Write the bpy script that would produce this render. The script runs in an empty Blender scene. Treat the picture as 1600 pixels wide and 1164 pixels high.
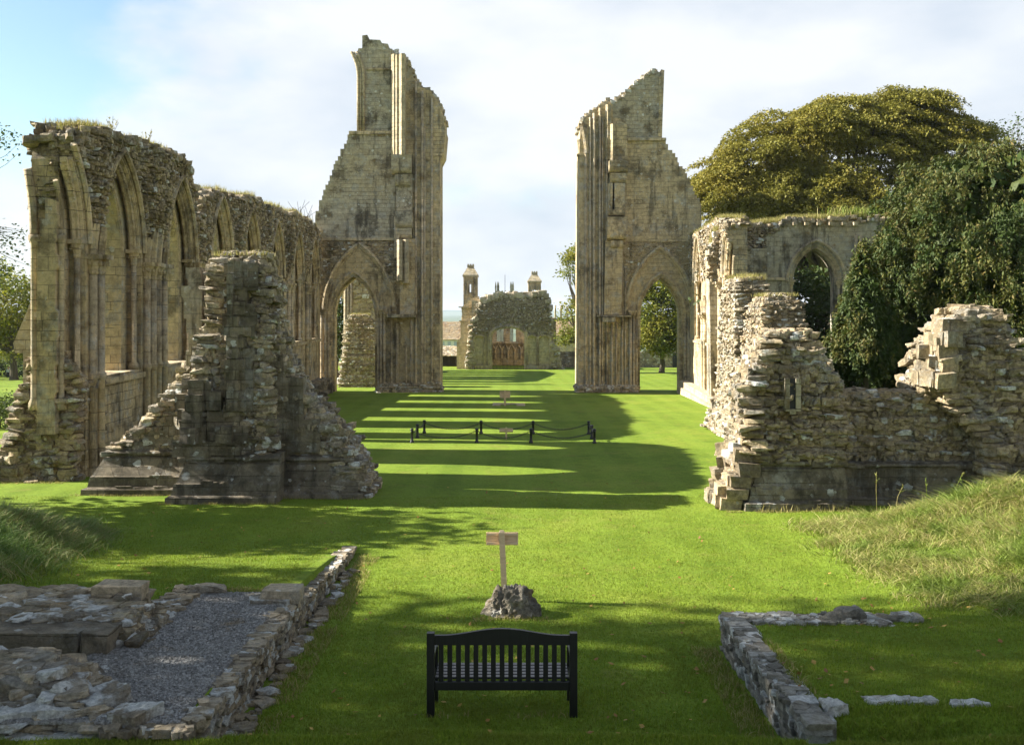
import bpy, math, random
import numpy as np
from mathutils import Vector
from mathutils.geometry import tessellate_polygon
R = random.Random(11)
RN = np.random.default_rng(11)
scene = bpy.context.scene
COL = scene.collection
PI = math.pi

# ------------------------------------------------------------------ places
F, VX, HY, HC, SL = 1600.0, 795.0, 485.0, 4.2, 0.026   # focal (px), vanishing point, eye height, fall of the ground
def X_(px, Y): return (px - VX) * Y / F
def Z_(py, Y): return HC + (HY - py) * Y / F
def XZ(pts, Y): return [(X_(a, Y), Z_(b, Y)) for a, b in pts]
def sm(a, b, t):
    t = np.clip((np.asarray(t, float) - a) / (b - a), 0, 1)
    return t * t * (3 - 2 * t)
def wob(x, y, s=1.0, seed=0.0):
    x = np.asarray(x, float) * s + seed * 7.3; y = np.asarray(y, float) * s - seed * 3.1
    return (np.sin(1.3*x + .7*y) + np.sin(-.9*x + 1.7*y + 1.3) + .6*np.sin(2.9*x + .4*y + 2.1) + .6*np.sin(.5*x - 3.3*y + .4)
            + .35*np.sin(5.7*x + 3.1*y) + .35*np.sin(-4.3*x + 6.1*y + 2.)) / 3.9
def mound(x, y):
    x = np.asarray(x, float); y = np.asarray(y, float)
    e = .35 * wob(x, y, .9, 1)
    r = 1.0 * sm(5.7, 11.2, x + e) * sm(12.9, 15.2, y + e) * (1 - sm(21.3, 24.2, y)) * (1 + .18*wob(x, y, 1.1, 2))
    l = .72 * sm(6.9, 9.4, -x + e - .15*(y - 15)) * sm(12.8, 15.0, y + e) * (1 - sm(19.5, 23.5, y)) * (1 + .2*wob(x, y, 1.2, 3))
    return r + l
def gz(x, y):
    x = np.asarray(x, float); y = np.asarray(y, float)
    z = -SL * np.minimum(y, 150) - 26 * sm(150, 450, y) + 0 * x
    bank = .36 * (1 - sm(9.75, 10.5, y + .25*wob(x, y*0, .8, 4)))
    pl = .45 * (1 - sm(-3.16, -3.06, x)) * (1 - sm(15.5, 21.5, y)) * sm(9.7, 10.3, y)
    t = sm(4.3, 5.6, x)
    pr = .45 * sm(2.98, 3.06, x) * ((1 - t) * (1 - sm(13.72, 13.82, y)) + t * (1 - sm(13.0, 16.5, y))) * sm(9.7, 10.3, y)
    near = 1 - sm(30, 60, y)
    return z + np.maximum(bank, np.maximum(pl, pr)) + mound(x, y) + near * .025 * wob(x, y, .8, 5)
def gzf(x, y): return float(gz(x, y))

# ------------------------------------------------------------------ mesh builder
def boxgrid(k, e):
    """surface grid of a cube, k cells along an edge, slightly rounded"""
    idx = {}; vs = []; fs = []; q = np.linspace(-1, 1, k + 1)
    def vid(p):
        if p not in idx: idx[p] = len(vs); vs.append([q[c] for c in p])
        return idx[p]
    for ax in range(3):
        b, c = (ax + 1) % 3, (ax + 2) % 3
        for s in (0, k):
            for i in range(k):
                for j in range(k):
                    f = []
                    for di, dj in ((0, 0), (1, 0), (1, 1), (0, 1)):
                        p = [0, 0, 0]; p[ax] = s; p[b] = i + di; p[c] = j + dj; f.append(vid(tuple(p)))
                    fs.append(f if s else f[::-1])
    v = np.array(vs, float); v = v / ((np.abs(v)**e).sum(1)**(1/e))[:, None]
    return v, np.array(fs)
T26, F26 = boxgrid(2, 12.); T98, F98 = boxgrid(5, 14.); TBX, FBX = boxgrid(2, 45.)
NEAR = False
T8 = np.array([(-1,-1,-1),(1,-1,-1),(1,1,-1),(-1,1,-1),(-1,-1,1),(1,-1,1),(1,1,1),(-1,1,1)], float)
F8 = np.array([(0,3,2,1),(4,5,6,7),(0,1,5,4),(1,2,6,5),(2,3,7,6),(3,0,4,7)])

ORG = {}
class MB:
    def __init__(s): s.v = []; s.f = []; s.n = 0
    def add(s, v, *fs):
        v = np.asarray(v, float).reshape(-1, 3); s.v.append(v)
        for f in fs:
            f = np.asarray(f, int)
            if len(f): s.f.append(f + s.n)
        s.n += len(v)
    def box(s, x0, x1, y0, y1, z0, z1, jit=0):
        v = np.array([(x0,y0,z0),(x1,y0,z0),(x1,y1,z0),(x0,y1,z0),(x0,y0,z1),(x1,y0,z1),(x1,y1,z1),(x0,y1,z1)], float)
        if jit: v += RN.normal(0, jit, v.shape)
        s.add(v, F8)
    def obox(s, c, ax, size):
        ax = np.array(ax, float); s.add(np.array(c) + (T8 * .5 * np.array(size)) @ ax, F8)
    def stones(s, C, S, A, fine=True, jit=.09):
        C = np.array(C, float); S = np.array(S, float); A = np.array(A, float)
        if len(C) == 0: return
        rough = fine and jit > .075
        T, Fc = ((T98, F98) if NEAR and rough else (T26, F26) if rough else (TBX, FBX)) if fine else (T8, F8)
        n, m = len(C), len(T)
        P = np.broadcast_to(T[None], (n, m, 3)).copy()
        if rough:   # broken facets: cut the block with a few random planes
            for _ in range(5):
                d = RN.normal(0, 1, (n, 3)); d /= np.linalg.norm(d, axis=1)[:, None]; o = RN.uniform(.72, 1.25, (n, 1))
                e = np.clip(np.einsum('nmk,nk->nm', P, d) - o, 0, None); P -= e[:, :, None]*d[:, None, :]
        big = np.repeat(RN.normal(0, jit, (n, 8, 3)), 1, 0); sg = (T[:, 0] > 0)*4 + (T[:, 1] > 0)*2 + (T[:, 2] > 0)*1
        P += big[:, sg, :]*.7*(np.abs(T).prod(1)**.5)[None, :, None] + RN.normal(0, jit*(.34 if len(T) > 30 else .5), (n, m, 3))
        P[:, :, 0] *= (1 + RN.uniform(-.22, .22, (n, 1)) * T[None, :, 1])*1.06
        P[:, :, 1] *= (1 + RN.uniform(-.22, .22, (n, 1)) * T[None, :, 0])*1.06
        P = P * S[:, None, :] * .5
        W = np.einsum('nmk,nkd->nmd', P, A) + C[:, None, :]
        s.add(W, (Fc[None] + (np.arange(n) * m)[:, None, None]).reshape(-1, 4))
    def prism(s, loops, mp, n0, n1):
        base = []; 
        for l in loops: base += list(l)
        k = len(base)
        tri = np.array(tessellate_polygon([[Vector((a, b, 0)) for a, b in l] for l in loops]))
        B2 = np.array(base); e1 = B2[tri[:, 1]] - B2[tri[:, 0]]; e2 = B2[tri[:, 2]] - B2[tri[:, 0]]; neg = (e1[:, 0]*e2[:, 1] - e1[:, 1]*e2[:, 0]) < 0
        tri[neg] = tri[neg][:, ::-1]
        a = np.array([mp(u, v, n0) for u, v in base]); b = np.array([mp(u, v, n1) for u, v in base])
        sd = []; o = 0
        for l in loops:
            m = len(l)
            for i in range(m): sd.append((o + i, o + (i+1) % m, k + o + (i+1) % m, k + o + i))
            o += m
        s.add(np.vstack([a, b]), tri, tri[:, ::-1] + k, np.array(sd))
    def loft(s, rings, cap=True):
        rings = [np.array(r, float) for r in rings]; m = len(rings[0]); q = []
        for i in range(len(rings) - 1):
            for j in range(m): q.append((i*m+j, i*m+(j+1) % m, (i+1)*m+(j+1) % m, (i+1)*m+j))
        fs = [np.array(q)]
        if cap:
            t = np.array([(0, j+1, j) for j in range(1, m-1)]); e = (len(rings)-1)*m
            fs += [t, np.array([(e, e+j, e+j+1) for j in range(1, m-1)])]
        s.add(np.vstack(rings), *fs)
    def lathe(s, x, y, prof, k=10):
        a = np.arange(k) * 2*PI/k
        s.loft([np.c_[x + r*np.cos(a), y + r*np.sin(a), np.full(k, z)] for r, z in prof])
    def tube(s, pts, r, k=7, flat=None):
        pts = np.array(pts, float); n = len(pts); rs = np.full(n, r) if np.isscalar(r) else np.array(r)
        rings = []; up = None
        for i in range(n):
            t = pts[min(i+1, n-1)] - pts[max(i-1, 0)]; t = t / (np.linalg.norm(t) + 1e-9)
            if up is None:
                up = np.array([0, 0, 1.]) if abs(t[2]) < .8 else np.array([0, 1., 0])
            a = np.cross(t, up); a /= np.linalg.norm(a) + 1e-9; b = np.cross(a, t); up = b
            th = np.arange(k) * 2*PI/k + PI/k
            rings.append(pts[i] + rs[i] * (np.cos(th)[:, None]*a + np.sin(th)[:, None]*b))
        s.loft(rings)
    def build(s, name, mat, parent=None, smooth=False):
        V = np.vstack(s.v).astype(np.float32) if s.v else np.zeros((0, 3), np.float32)
        me = bpy.data.meshes.new(name)
        V = V - np.array(ORG.get(parent.name, (0, 0, 0)) if parent else (0, 0, 0), np.float32)
        me.vertices.add(len(V)); me.vertices.foreach_set('co', V.ravel())
        idx = np.concatenate([f.ravel() for f in s.f]) if s.f else np.zeros(0, int)
        ln = np.concatenate([np.full(len(f), f.shape[1]) for f in s.f]) if s.f else np.zeros(0, int)
        me.loops.add(len(idx)); me.loops.foreach_set('vertex_index', idx.astype(np.int32))
        me.polygons.add(len(ln)); st = np.concatenate([[0], np.cumsum(ln)[:-1]])
        me.polygons.foreach_set('loop_start', st.astype(np.int32))
        me.polygons.foreach_set('use_smooth', np.full(len(ln), smooth))
        me.update(calc_edges=True); me.validate()
        me.materials.append(mat)
        o = bpy.data.objects.new(name, me); COL.objects.link(o)
        if parent: o.parent = parent; ORG[o.name] = ORG.get(parent.name, (0, 0, 0))
        return o

def tag(o, label=None, cat=None, group=None, kind=None):
    if label: o['label'] = label
    if cat: o['category'] = cat
    if group: o['group'] = group
    if kind: o['kind'] = kind
    return o
def thing(name, label, cat, loc, group=None):
    o = bpy.data.objects.new(name, None); COL.objects.link(o); o.location = loc; o.empty_display_size = .2
    ORG[o.name] = tuple(map(float, loc)); return tag(o, label, cat, group)
def copy_tree(o, parent=None):
    c = o.copy(); COL.objects.link(c)
    if parent: c.parent = parent
    for ch in list(o.children): copy_tree(ch, c)
    return c

# ------------------------------------------------------------------ shapes
def arc_right(c, hw, sp, ap, n=9):
    r = ap - sp; Rr = (hw*hw + r*r) / (2*hw); cx = c + hw - Rr; a1 = math.atan2(r, c - cx)
    return [(cx + Rr*math.cos(a1*i/n), sp + Rr*math.sin(a1*i/n)) for i in range(n + 1)]
def arc_left(c, hw, sp, ap, n=9): return [(2*c - a, b) for a, b in arc_right(c, hw, sp, ap, n)][::-1]
def arch_line(c, hw, sp, ap, n=9): return arc_right(c, hw, sp, ap, n) + arc_left(c, hw, sp, ap, n)[1:]
def arch_loop(c, hw, sp, ap, sill, n=9): return [(c - hw, sill), (c + hw, sill)] + arch_line(c, hw, sp, ap, n)
def in_arch(c, hw, sp, ap, u, v):
    r = ap - sp; Rr = (hw*hw + r*r) / (2*hw); d = np.abs(u - c)
    return np.where(v < sp, d < hw, (d - hw + Rr)**2 + (v - sp)**2 < Rr*Rr)
def steps(p0, p1, n, jit=.3):
    out = [p0]
    for i in range(n):
        a = (i + 1) / n + (R.uniform(-jit, jit) / n if i < n-1 else 0)
        x = p0[0] + (p1[0]-p0[0])*a; z = p0[1] + (p1[1]-p0[1])*a
        if abs(p1[1]) > 1e9: break
        out += [(out[-1][0], z), (x, z)]
    return out
def ragged(pts, step=.5, amp=.12):
    out = []
    for (a, b), (c, d) in zip(pts[:-1], pts[1:]):
        L = math.hypot(c-a, d-b); n = max(1, int(L/step))
        for i in range(n):
            t = i/n; j = amp if (i or out) else 0
            out.append((a + (c-a)*t + R.uniform(-j, j), b + (d-b)*t + R.uniform(-j, j)))
    out.append(pts[-1]); return out
def in_poly(poly, x, y):
    x = np.asarray(x, float); y = np.asarray(y, float); r = np.zeros(x.shape, bool); p = poly
    for i in range(len(p)):
        (x1, y1), (x2, y2) = p[i-1], p[i]
        if y1 == y2: continue
        c = ((y1 > y) != (y2 > y)) & (x < (x2-x1)*(y-y1)/(y2-y1) + x1); r ^= c
    return r
def fill(mb, inside, bd, O, U, V, N, h=(.16, .34), w=(.22, .6), proud=(0, .1), depth=.4, fine=True, tilt=.08, jit=.09, gap=.04, pf=None):
    """irregular stones laid in rough courses over a face"""
    if jit >= .08 and h[1] < .5: h = (h[0]*.62, h[1]*.74); w = (w[0]*.55, w[1]*.66)
    u0, u1, v0, v1 = bd; L = []; v = v0
    while v < v1:
        hh = R.uniform(*h); u = u0 - R.uniform(0, w[1])
        while u < u1:
            ww = R.uniform(*w); L.append((u + ww/2, v + hh/2 + R.gauss(0, .05*hh), ww, hh*R.uniform(.8, 1.15))); u += ww
        v += hh * .97
    L = np.array(L); ok = inside(L[:, 0], L[:, 1]); L = L[ok]
    if not len(L): return
    O, U, V, N = (np.array(q, float) for q in (O, U, V, N)); n = len(L)
    p = RN.uniform(proud[0], proud[1], n)
    if pf is not None: p = p + pf(L[:, 0], L[:, 1])
    C = O + L[:, :1]*U + L[:, 1:2]*V + (p - depth/2)[:, None]*N
    a = RN.normal(0, tilt, n); b = RN.normal(0, tilt*1.3, n)
    Ua = np.cos(a)[:, None]*U + np.sin(a)[:, None]*V; Va = -np.sin(a)[:, None]*U + np.cos(a)[:, None]*V
    Na = N + b[:, None]*U
    S = np.c_[L[:, 2]*(1-gap), L[:, 3]*(1-gap*.7), np.full(n, depth)]
    mb.stones(C, S, np.stack([Ua, Va, np.broadcast_to(Na, (n, 3))], 1), fine, jit)
def inset(poly, d):
    p = np.array(poly, float); n = len(p); c = []
    ar = sum(p[i-1][0]*p[i][1] - p[i][0]*p[i-1][1] for i in range(n)); sg = 1 if ar > 0 else -1
    for i in range(n):
        e1 = p[i] - p[i-1]; e2 = p[(i+1) % n] - p[i]
        e1 = e1/(np.linalg.norm(e1)+1e-9); e2 = e2/(np.linalg.norm(e2)+1e-9)
        n1 = np.array([-e1[1], e1[0]])*sg; n2 = np.array([-e2[1], e2[0]])*sg
        m = n1 + n2; m = m / max(.35, np.dot(m, m)) * 2
        c.append(p[i] + m*d)
    return np.array(c)
def stack(mb, keys, h=(.17, .3), w=(.2, .6), proud=(-.05, .1), depth=.42, fine=True, tilt=.07, jit=.09, wander=.06, skip=(), gap=.03, top=True):
    """rubble or block work: keys = [(z, polygon)], stones round every course, flat stones on every ledge"""
    if jit >= .08 and h[1] < .32: h = (h[0]*.6, h[1]*.76); w = (w[0]*.5, w[1]*.72)
    zs = [k[0] for k in keys]; polys = [np.array(k[1], float) for k in keys]
    def at(z):
        z = min(max(z, zs[0]), zs[-1])
        for i in range(len(zs)-1):
            if z <= zs[i+1]:
                t = (z - zs[i])/(zs[i+1]-zs[i]+1e-9); return polys[i]*(1-t) + polys[i+1]*t
        return polys[-1]
    z = zs[0]; C = []; S = []; A = []; rings = []
    while z < zs[-1]:
        hh = R.uniform(*h); P = at(z + hh/2) + RN.normal(0, wander, polys[0].shape)
        nxt = at(z + hh*1.6) if z + hh < zs[-1] else None
        m = len(P); ar = sum(P[i-1][0]*P[i][1] - P[i][0]*P[i-1][1] for i in range(m)); sg = 1 if ar > 0 else -1
        core = inset(P, .07); mb.prism([[tuple(q) for q in core]], lambda a, b, c: (a, b, c), z - .02, z + hh + .02)
        for i in range(m):
            if i in skip: continue
            a, b = P[i], P[(i+1) % m]; L = np.linalg.norm(b-a)
            if L < .05: continue
            t = (b-a)/L; nn = np.array([t[1], -t[0]])*sg; d = -R.uniform(0, w[0])*.5
            while d < L:
                ww = R.uniform(*w); mid = a + t*min(max(d + ww/2, .02), L); p = R.uniform(*proud)
                an = R.gauss(0, tilt); t2 = np.array([t[0], t[1], math.tan(an)]); n2 = np.array([nn[0], nn[1], R.gauss(0, tilt)])
                n2[:2] += t*R.gauss(0, tilt)
                C.append((mid[0] + nn[0]*(p-depth/2), mid[1] + nn[1]*(p-depth/2), z + hh/2 + R.gauss(0, .06*hh)))
                S.append((ww*(1-gap), depth, hh*R.uniform(.85, 1.15))); A.append((t2, n2, (-math.sin(an)*t[0], -math.sin(an)*t[1], 1)))
                d += ww
        if top:
            mn = P.min(0); mx = P.max(0); cnt = int((mx-mn).prod() / (w[0]*w[1]) * 1.6) + 1
            q = RN.uniform(mn, mx, (cnt, 2)); k = in_poly([tuple(e) for e in core], q[:, 0], q[:, 1])
            if nxt is not None: k &= ~in_poly([tuple(e) for e in inset(nxt, .1)], q[:, 0], q[:, 1])
            for e in q[k]:
                an = R.uniform(0, PI); ww = R.uniform(*w)
                C.append((e[0], e[1], z + hh*R.uniform(.6, 1.1))); S.append((ww, ww*R.uniform(.5, .9), hh*R.uniform(.5, 1)))
                A.append(((math.cos(an), math.sin(an), R.gauss(0, .1)), (-math.sin(an), math.cos(an), R.gauss(0, .1)), (0, 0, 1)))
        z += hh*.96
    mb.stones(C, S, A, fine, jit)
def rect(x0, x1, y0, y1): return [(x0, y0), (x1, y0), (x1, y1), (x0, y1)]
def blades(mb, P, hgt, wid, lean=.35, seg=1, drift=(0, 0)):
    P = np.asarray(P, float); n = len(P)
    if n == 0: return
    h = hgt*RN.uniform(.55, 1.25, n); w = wid*RN.uniform(.7, 1.3, n); a = RN.uniform(0, 2*PI, n); b = RN.uniform(0, 2*PI, n)
    l = np.abs(RN.normal(0, lean, n)); d = np.c_[np.cos(b)*l + drift[0], np.sin(b)*l + drift[1]]*h[:, None]
    sx = np.c_[np.cos(a), np.sin(a), np.zeros(n)]*(w/2)[:, None]
    if seg == 1:
        tip = P + np.c_[d, h]
        mb.add(np.stack([P - sx, P + sx, tip], 1).reshape(-1, 3), np.arange(3*n).reshape(-1, 3)); return
    vs = []
    for k in range(seg):
        t = k/seg; c = P + np.c_[d*t**1.8, h*t*(1 - .28*t)]; vs += [c - sx*(1-.75*t), c + sx*(1-.75*t)]
    vs.append(P + np.c_[d*1.15, h*.72]); m = 2*seg + 1
    V = np.stack(vs, 1).reshape(-1, 3); o = (np.arange(n)*m)[:, None]
    q = np.concatenate([o + np.array([[2*k, 2*k+1, 2*k+3, 2*k+2]]) for k in range(seg-1)])
    mb.add(V, q, o + np.array([[2*seg-2, 2*seg-1, 2*seg]]))

# ------------------------------------------------------------------ materials
def nodes(name):
    m = bpy.data.materials.new(name); m.use_nodes = True; t = m.node_tree; t.nodes.clear()
    out = t.nodes.new('ShaderNodeOutputMaterial'); b = t.nodes.new('ShaderNodeBsdfPrincipled'); t.links.new(b.outputs[0], out.inputs[0])
    b.inputs['Roughness'].default_value = .9; b.inputs['Specular IOR Level'].default_value = .25
    return m, t, b
class N:
    def __init__(s, t): s.t = t
    def new(s, ty, **k):
        n = s.t.nodes.new(ty)
        for a, v in k.items(): setattr(n, a, v)
        return n
    def put(s, sock, v):
        if hasattr(v, 'is_linked') or isinstance(v, bpy.types.NodeSocket): s.t.links.new(v, sock)
        else: sock.default_value = v
    def math(s, op, a, b=0.0, c=None):
        n = s.new('ShaderNodeMath', operation=op); s.put(n.inputs[0], a); s.put(n.inputs[1], b)
        if c is not None: s.put(n.inputs[2], c)
        return n.outputs[0]
    def pos(s): return s.new('ShaderNodeNewGeometry').outputs['Position']
    def island(s): return s.new('ShaderNodeNewGeometry').outputs['Random Per Island']
    def noise(s, vec, scale, det=4, rough=.6):
        n = s.new('ShaderNodeTexNoise'); s.put(n.inputs['Vector'], vec); n.inputs['Scale'].default_value = scale
        n.inputs['Detail'].default_value = det; n.inputs['Roughness'].default_value = rough; return n.outputs['Fac']
    def scale(s, vec, sc):
        n = s.new('ShaderNodeMapping'); s.put(n.inputs['Vector'], vec); n.inputs['Scale'].default_value = sc; return n.outputs[0]
    def ramp(s, fac, stops, interp='LINEAR'):
        n = s.new('ShaderNodeValToRGB'); n.color_ramp.interpolation = interp; e = n.color_ramp.elements
        while len(e) > 1: e.remove(e[0])
        e[0].position = stops[0][0]; e[0].color = tuple(stops[0][1])[:3] + (1,)
        for p, c in stops[1:]:
            k = e.new(p); k.color = tuple(c)[:3] + (1,)
        s.put(n.inputs[0], fac); return n.outputs[0]
    def step(s, fac, a, b):
        n = s.new('ShaderNodeMapRange'); n.interpolation_type = 'SMOOTHSTEP'; s.put(n.inputs['Value'], fac)
        n.inputs['From Min'].default_value = a; n.inputs['From Max'].default_value = b; return n.outputs[0]
    def mix(s, f, a, b, mode='MIX'):
        n = s.new('ShaderNodeMix', data_type='RGBA', blend_type=mode); s.put(n.inputs[0], f)
        for k, v in ((6, a), (7, b)):
            if isinstance(v, tuple): n.inputs[k].default_value = v[:3] + (1,)
            else: s.t.links.new(v, n.inputs[k])
        return n.outputs[2]
    def bump(s, b, h, strength=.5, dist=.05):
        n = s.new('ShaderNodeBump'); n.inputs['Strength'].default_value = strength; n.inputs['Distance'].default_value = dist
        s.put(n.inputs['Height'], h); s.t.links.new(n.outputs[0], b.inputs['Normal'])

def weather(g, p, col, lichen, stain, moss=.0, gold=1.0):
    """lichen spots, dark crust and streaks on old stone"""
    g0 = g.noise(p, .16, 4, .6); n1 = g.noise(p, .5, 6, .7); n2 = g.noise(g.scale(p, (1.5, 1.5, .2)), 1.2, 6, .68)
    col = g.mix(g.math('MULTIPLY', g.step(g0, .46, .62), .6*gold), col, (.42, .335, .20))
    n3 = g.noise(p, 1.3, 7, .78)
    col = g.mix(g.math('MULTIPLY', g.step(n3, .49, .60), .62*min(1, .4 + stain)), col, (.37, .355, .31))
    col = g.mix(g.math('MULTIPLY', g.step(n1, .51, .62), stain), col, (.075, .062, .042))
    col = g.mix(g.math('MULTIPLY', g.step(n2, .52, .64), stain*.9), col, (.062, .052, .037))
    n4 = g.noise(p, 1.0, 6, .75)
    col = g.mix(g.math('MULTIPLY', g.step(n4, .57, .70), .5*gold), col, (.36, .225, .07))
    for sc, th, wt in ((1.7, .27, 1.0), (3.3, .24, .9), (9.0, .2, .45)):
        v = g.new('ShaderNodeTexVoronoi'); g.put(v.inputs['Vector'], p); v.inputs['Scale'].default_value = sc
        sp = g.math('LESS_THAN', g.math('ADD', v.outputs['Distance'], g.math('MULTIPLY', g.noise(p, sc*4.5, 4), .34)), th + .06)
        sp = g.math('MULTIPLY', sp, g.step(g.noise(p, .9, 4), .45, .58))
        col = g.mix(g.math('MULTIPLY', sp, lichen*wt), col, (.56, .55, .50))
    if moss: col = g.mix(g.math('MULTIPLY', g.step(g.noise(p, 1.7, 5, .7), .56, .66), moss), col, (.085, .095, .02))
    return col
def ashlar(name, a=(.40, .31, .19), b=(.30, .235, .15), lichen=.7, stain=.7, course=.30, width=.62, rough=.5, moss=0, gold=1.0):
    m, t, bs = nodes(name); g = N(t); p = g.pos()
    sx = g.new('ShaderNodeSeparateXYZ'); g.put(sx.inputs[0], p); cb = g.new('ShaderNodeCombineXYZ')
    wn = g.math('MULTIPLY', g.math('SUBTRACT', g.noise(p, 1.7, 3), .5), .06)
    g.put(cb.inputs[0], g.math('ADD', g.math('ADD', sx.outputs[0], sx.outputs[1]), wn)); g.put(cb.inputs[1], g.math('ADD', sx.outputs[2], wn))
    br = g.new('ShaderNodeTexBrick'); g.put(br.inputs['Vector'], cb.outputs[0])
    for k, v in (('Color1', a + (1,)), ('Color2', b + (1,)), ('Mortar', (.15, .12, .08, 1)), ('Scale', 1.0), ('Mortar Size', .011), ('Mortar Smooth', .6), ('Bias', -.1), ('Brick Width', width), ('Row Height', course)):
        br.inputs[k].default_value = v
    br.offset = .43; br.squash = .8; br.squash_frequency = 3
    b2 = g.new('ShaderNodeTexBrick'); g.put(b2.inputs['Vector'], cb.outputs[0])
    for k, v in (('Color1', a + (1,)), ('Color2', b + (1,)), ('Mortar', (.17, .14, .095, 1)), ('Scale', 1.0), ('Mortar Size', .007), ('Mortar Smooth', .8), ('Bias', .1), ('Brick Width', width*1.55), ('Row Height', course*1.37)):
        b2.inputs[k].default_value = v
    b2.offset = .37; b2.squash = 1.4; b2.squash_frequency = 2
    which = g.step(g.noise(p, .3, 2), .49, .51); bcol = g.mix(which, br.outputs['Color'], b2.outputs['Color'])
    bfac = g.math('ADD', g.math('MULTIPLY', br.outputs['Fac'], g.math('SUBTRACT', 1.0, which)), g.math('MULTIPLY', b2.outputs['Fac'], which))
    col = weather(g, p, bcol, lichen, stain, moss, gold)
    col = g.mix(.75, col, g.ramp(g.noise(p, 3.2, 8, .82), [(.30, (.35, .34, .32)), (.5, (1, 1, 1)), (.72, (1.6, 1.58, 1.5))]), 'MULTIPLY')
    t.links.new(col, bs.inputs['Base Color'])
    hgt = g.math('SUBTRACT', g.math('MULTIPLY', g.noise(p, 4, 9, .8), 1.8), g.math('MULTIPLY', bfac, 1.0))
    g.bump(bs, hgt, min(1, rough*1.7), .09); return m
def rubble(name, cols, lichen=.6, stain=.5, moss=.15, white=.0):
    m, t, bs = nodes(name); g = N(t); p = g.pos(); r = g.island(); k = len(cols)
    col = g.ramp(r, [(i/k, c) for i, c in enumerate(cols)], 'CONSTANT')
    col = weather(g, p, col, lichen, stain, moss)
    if white: col = g.mix(g.math('MULTIPLY', g.math('GREATER_THAN', r, 1-white), g.step(g.noise(p, 3.5, 4), .4, .55)), col, (.62, .61, .56))
    col = g.mix(.85, col, g.ramp(g.noise(p, 13, 7, .8), [(.3, (.3, .3, .3)), (.7, (1.6, 1.6, 1.6))]), 'MULTIPLY')
    t.links.new(col, bs.inputs['Base Color'])
    g.bump(bs, g.math('ADD', g.noise(p, 12, 9, .8), g.math('MULTIPLY', g.noise(p, 4, 4), .8)), 1.0, .09); return m
def simple(name, col, rough=.6, var=.3, scale=8, bump=.2, spec=.3, metal=0, stretch=(1, 1, 1)):
    m, t, bs = nodes(name); g = N(t); p = g.scale(g.pos(), stretch); n = g.noise(p, scale, 5, .65)
    c0 = tuple(x*(1-var) for x in col); c1 = tuple(min(1, x*(1+var)) for x in col)
    t.links.new(g.ramp(n, [(.3, c0), (.7, c1)]), bs.inputs['Base Color'])
    bs.inputs['Roughness'].default_value = rough; bs.inputs['Specular IOR Level'].default_value = spec; bs.inputs['Metallic'].default_value = metal
    if bump: g.bump(bs, n, bump, .02)
    return m
def leafmat(name, cols, trans=.3, patch=.25, big=None):
    m, t, bs = nodes(name); g = N(t); p = g.pos(); r = g.island(); k = len(cols)
    col = g.ramp(r, [(i/max(1, k-1), c) for i, c in enumerate(cols)])
    if big: col = g.mix(g.math('MULTIPLY', g.step(g.noise(p, patch, 5, .7), .47, .58), .8), col, big)
    bs.inputs['Roughness'].default_value = .65; t.links.new(col, bs.inputs['Base Color'])
    tr = g.new('ShaderNodeBsdfTranslucent'); t.links.new(col, tr.inputs['Color']); mx = g.new('ShaderNodeMixShader'); mx.inputs[0].default_value = trans
    t.links.new(bs.outputs[0], mx.inputs[1]); t.links.new(tr.outputs[0], mx.inputs[2])
    out = [n for n in t.nodes if n.type == 'OUTPUT_MATERIAL'][0]; t.links.new(mx.outputs[0], out.inputs[0]); return m
def lawnmat():
    m, t, bs = nodes('lawn_turf'); g = N(t); p = g.pos()
    c = g.ramp(g.noise(p, .35, 5, .6), [(.3, (.10, .155, .012)), (.52, (.150, .21, .018)), (.72, (.205, .24, .03))])
    c = g.mix(g.math('MULTIPLY', g.step(g.noise(p, 2.6, 6, .75), .4, .7), .5), c, (.075, .13, .008))
    c = g.mix(g.math('MULTIPLY', g.step(g.noise(p, .9, 6, .75), .54, .68), .5), c, (.20, .19, .04))
    sx = g.new('ShaderNodeSeparateXYZ'); g.put(sx.inputs[0], p)
    st = g.step(g.math('ADD', g.math('SINE', g.math('MULTIPLY', sx.outputs[0], 4.4)), g.math('MULTIPLY', g.noise(p, .8, 3), 1.2)), .1, 1.1)
    c = g.mix(g.math('MULTIPLY', st, .24), c, (.19, .27, .03))
    c = g.mix(.7, c, g.ramp(g.noise(g.scale(p, (1, 1, .3)), 16, 5, .8), [(.3, (.45, .45, .45)), (.7, (1.5, 1.5, 1.5))]), 'MULTIPLY')
    far = g.step(sx.outputs[1], 180, 420); fc = g.ramp(g.noise(g.scale(p, (.4, 1, 1)), .004, 6, .7), [(.35, (.05, .08, .05)), (.5, (.12, .15, .08)), (.65, (.07, .1, .06))])
    c = g.mix(far, c, fc)
    t.links.new(c, bs.inputs['Base Color']); bs.inputs['Specular IOR Level'].default_value = .12
    g.bump(bs, g.math('ADD', g.noise(p, 22, 5, .8), g.math('MULTIPLY', g.noise(p, 4, 4), 1.2)), .6, .05); return m
M = {}
M['ashlar'] = ashlar('weathered_ashlar', (0.595, 0.460, 0.264), (0.455, 0.354, 0.208), .6, .62)
M['ashlar_pale'] = ashlar('pale_ashlar', (0.561, 0.455, 0.290), (0.464, 0.373, 0.242), .4, .3)
M['ashlar_grey'] = ashlar('grey_ashlar', (0.459, 0.399, 0.290), (0.373, 0.320, 0.223), .95, .75)
M['ashlar_dark'] = ashlar('dark_plinth_ashlar', (0.304, 0.247, 0.167), (0.191, 0.160, 0.113), 1.0, .75, .27, .7, .8, .12, .12)
M['ashlar_cream'] = ashlar('cream_ashlar', (0.575, 0.477, 0.310), (0.483, 0.397, 0.253), .15, .22, .4, .8, .4, 0, .5)
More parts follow.
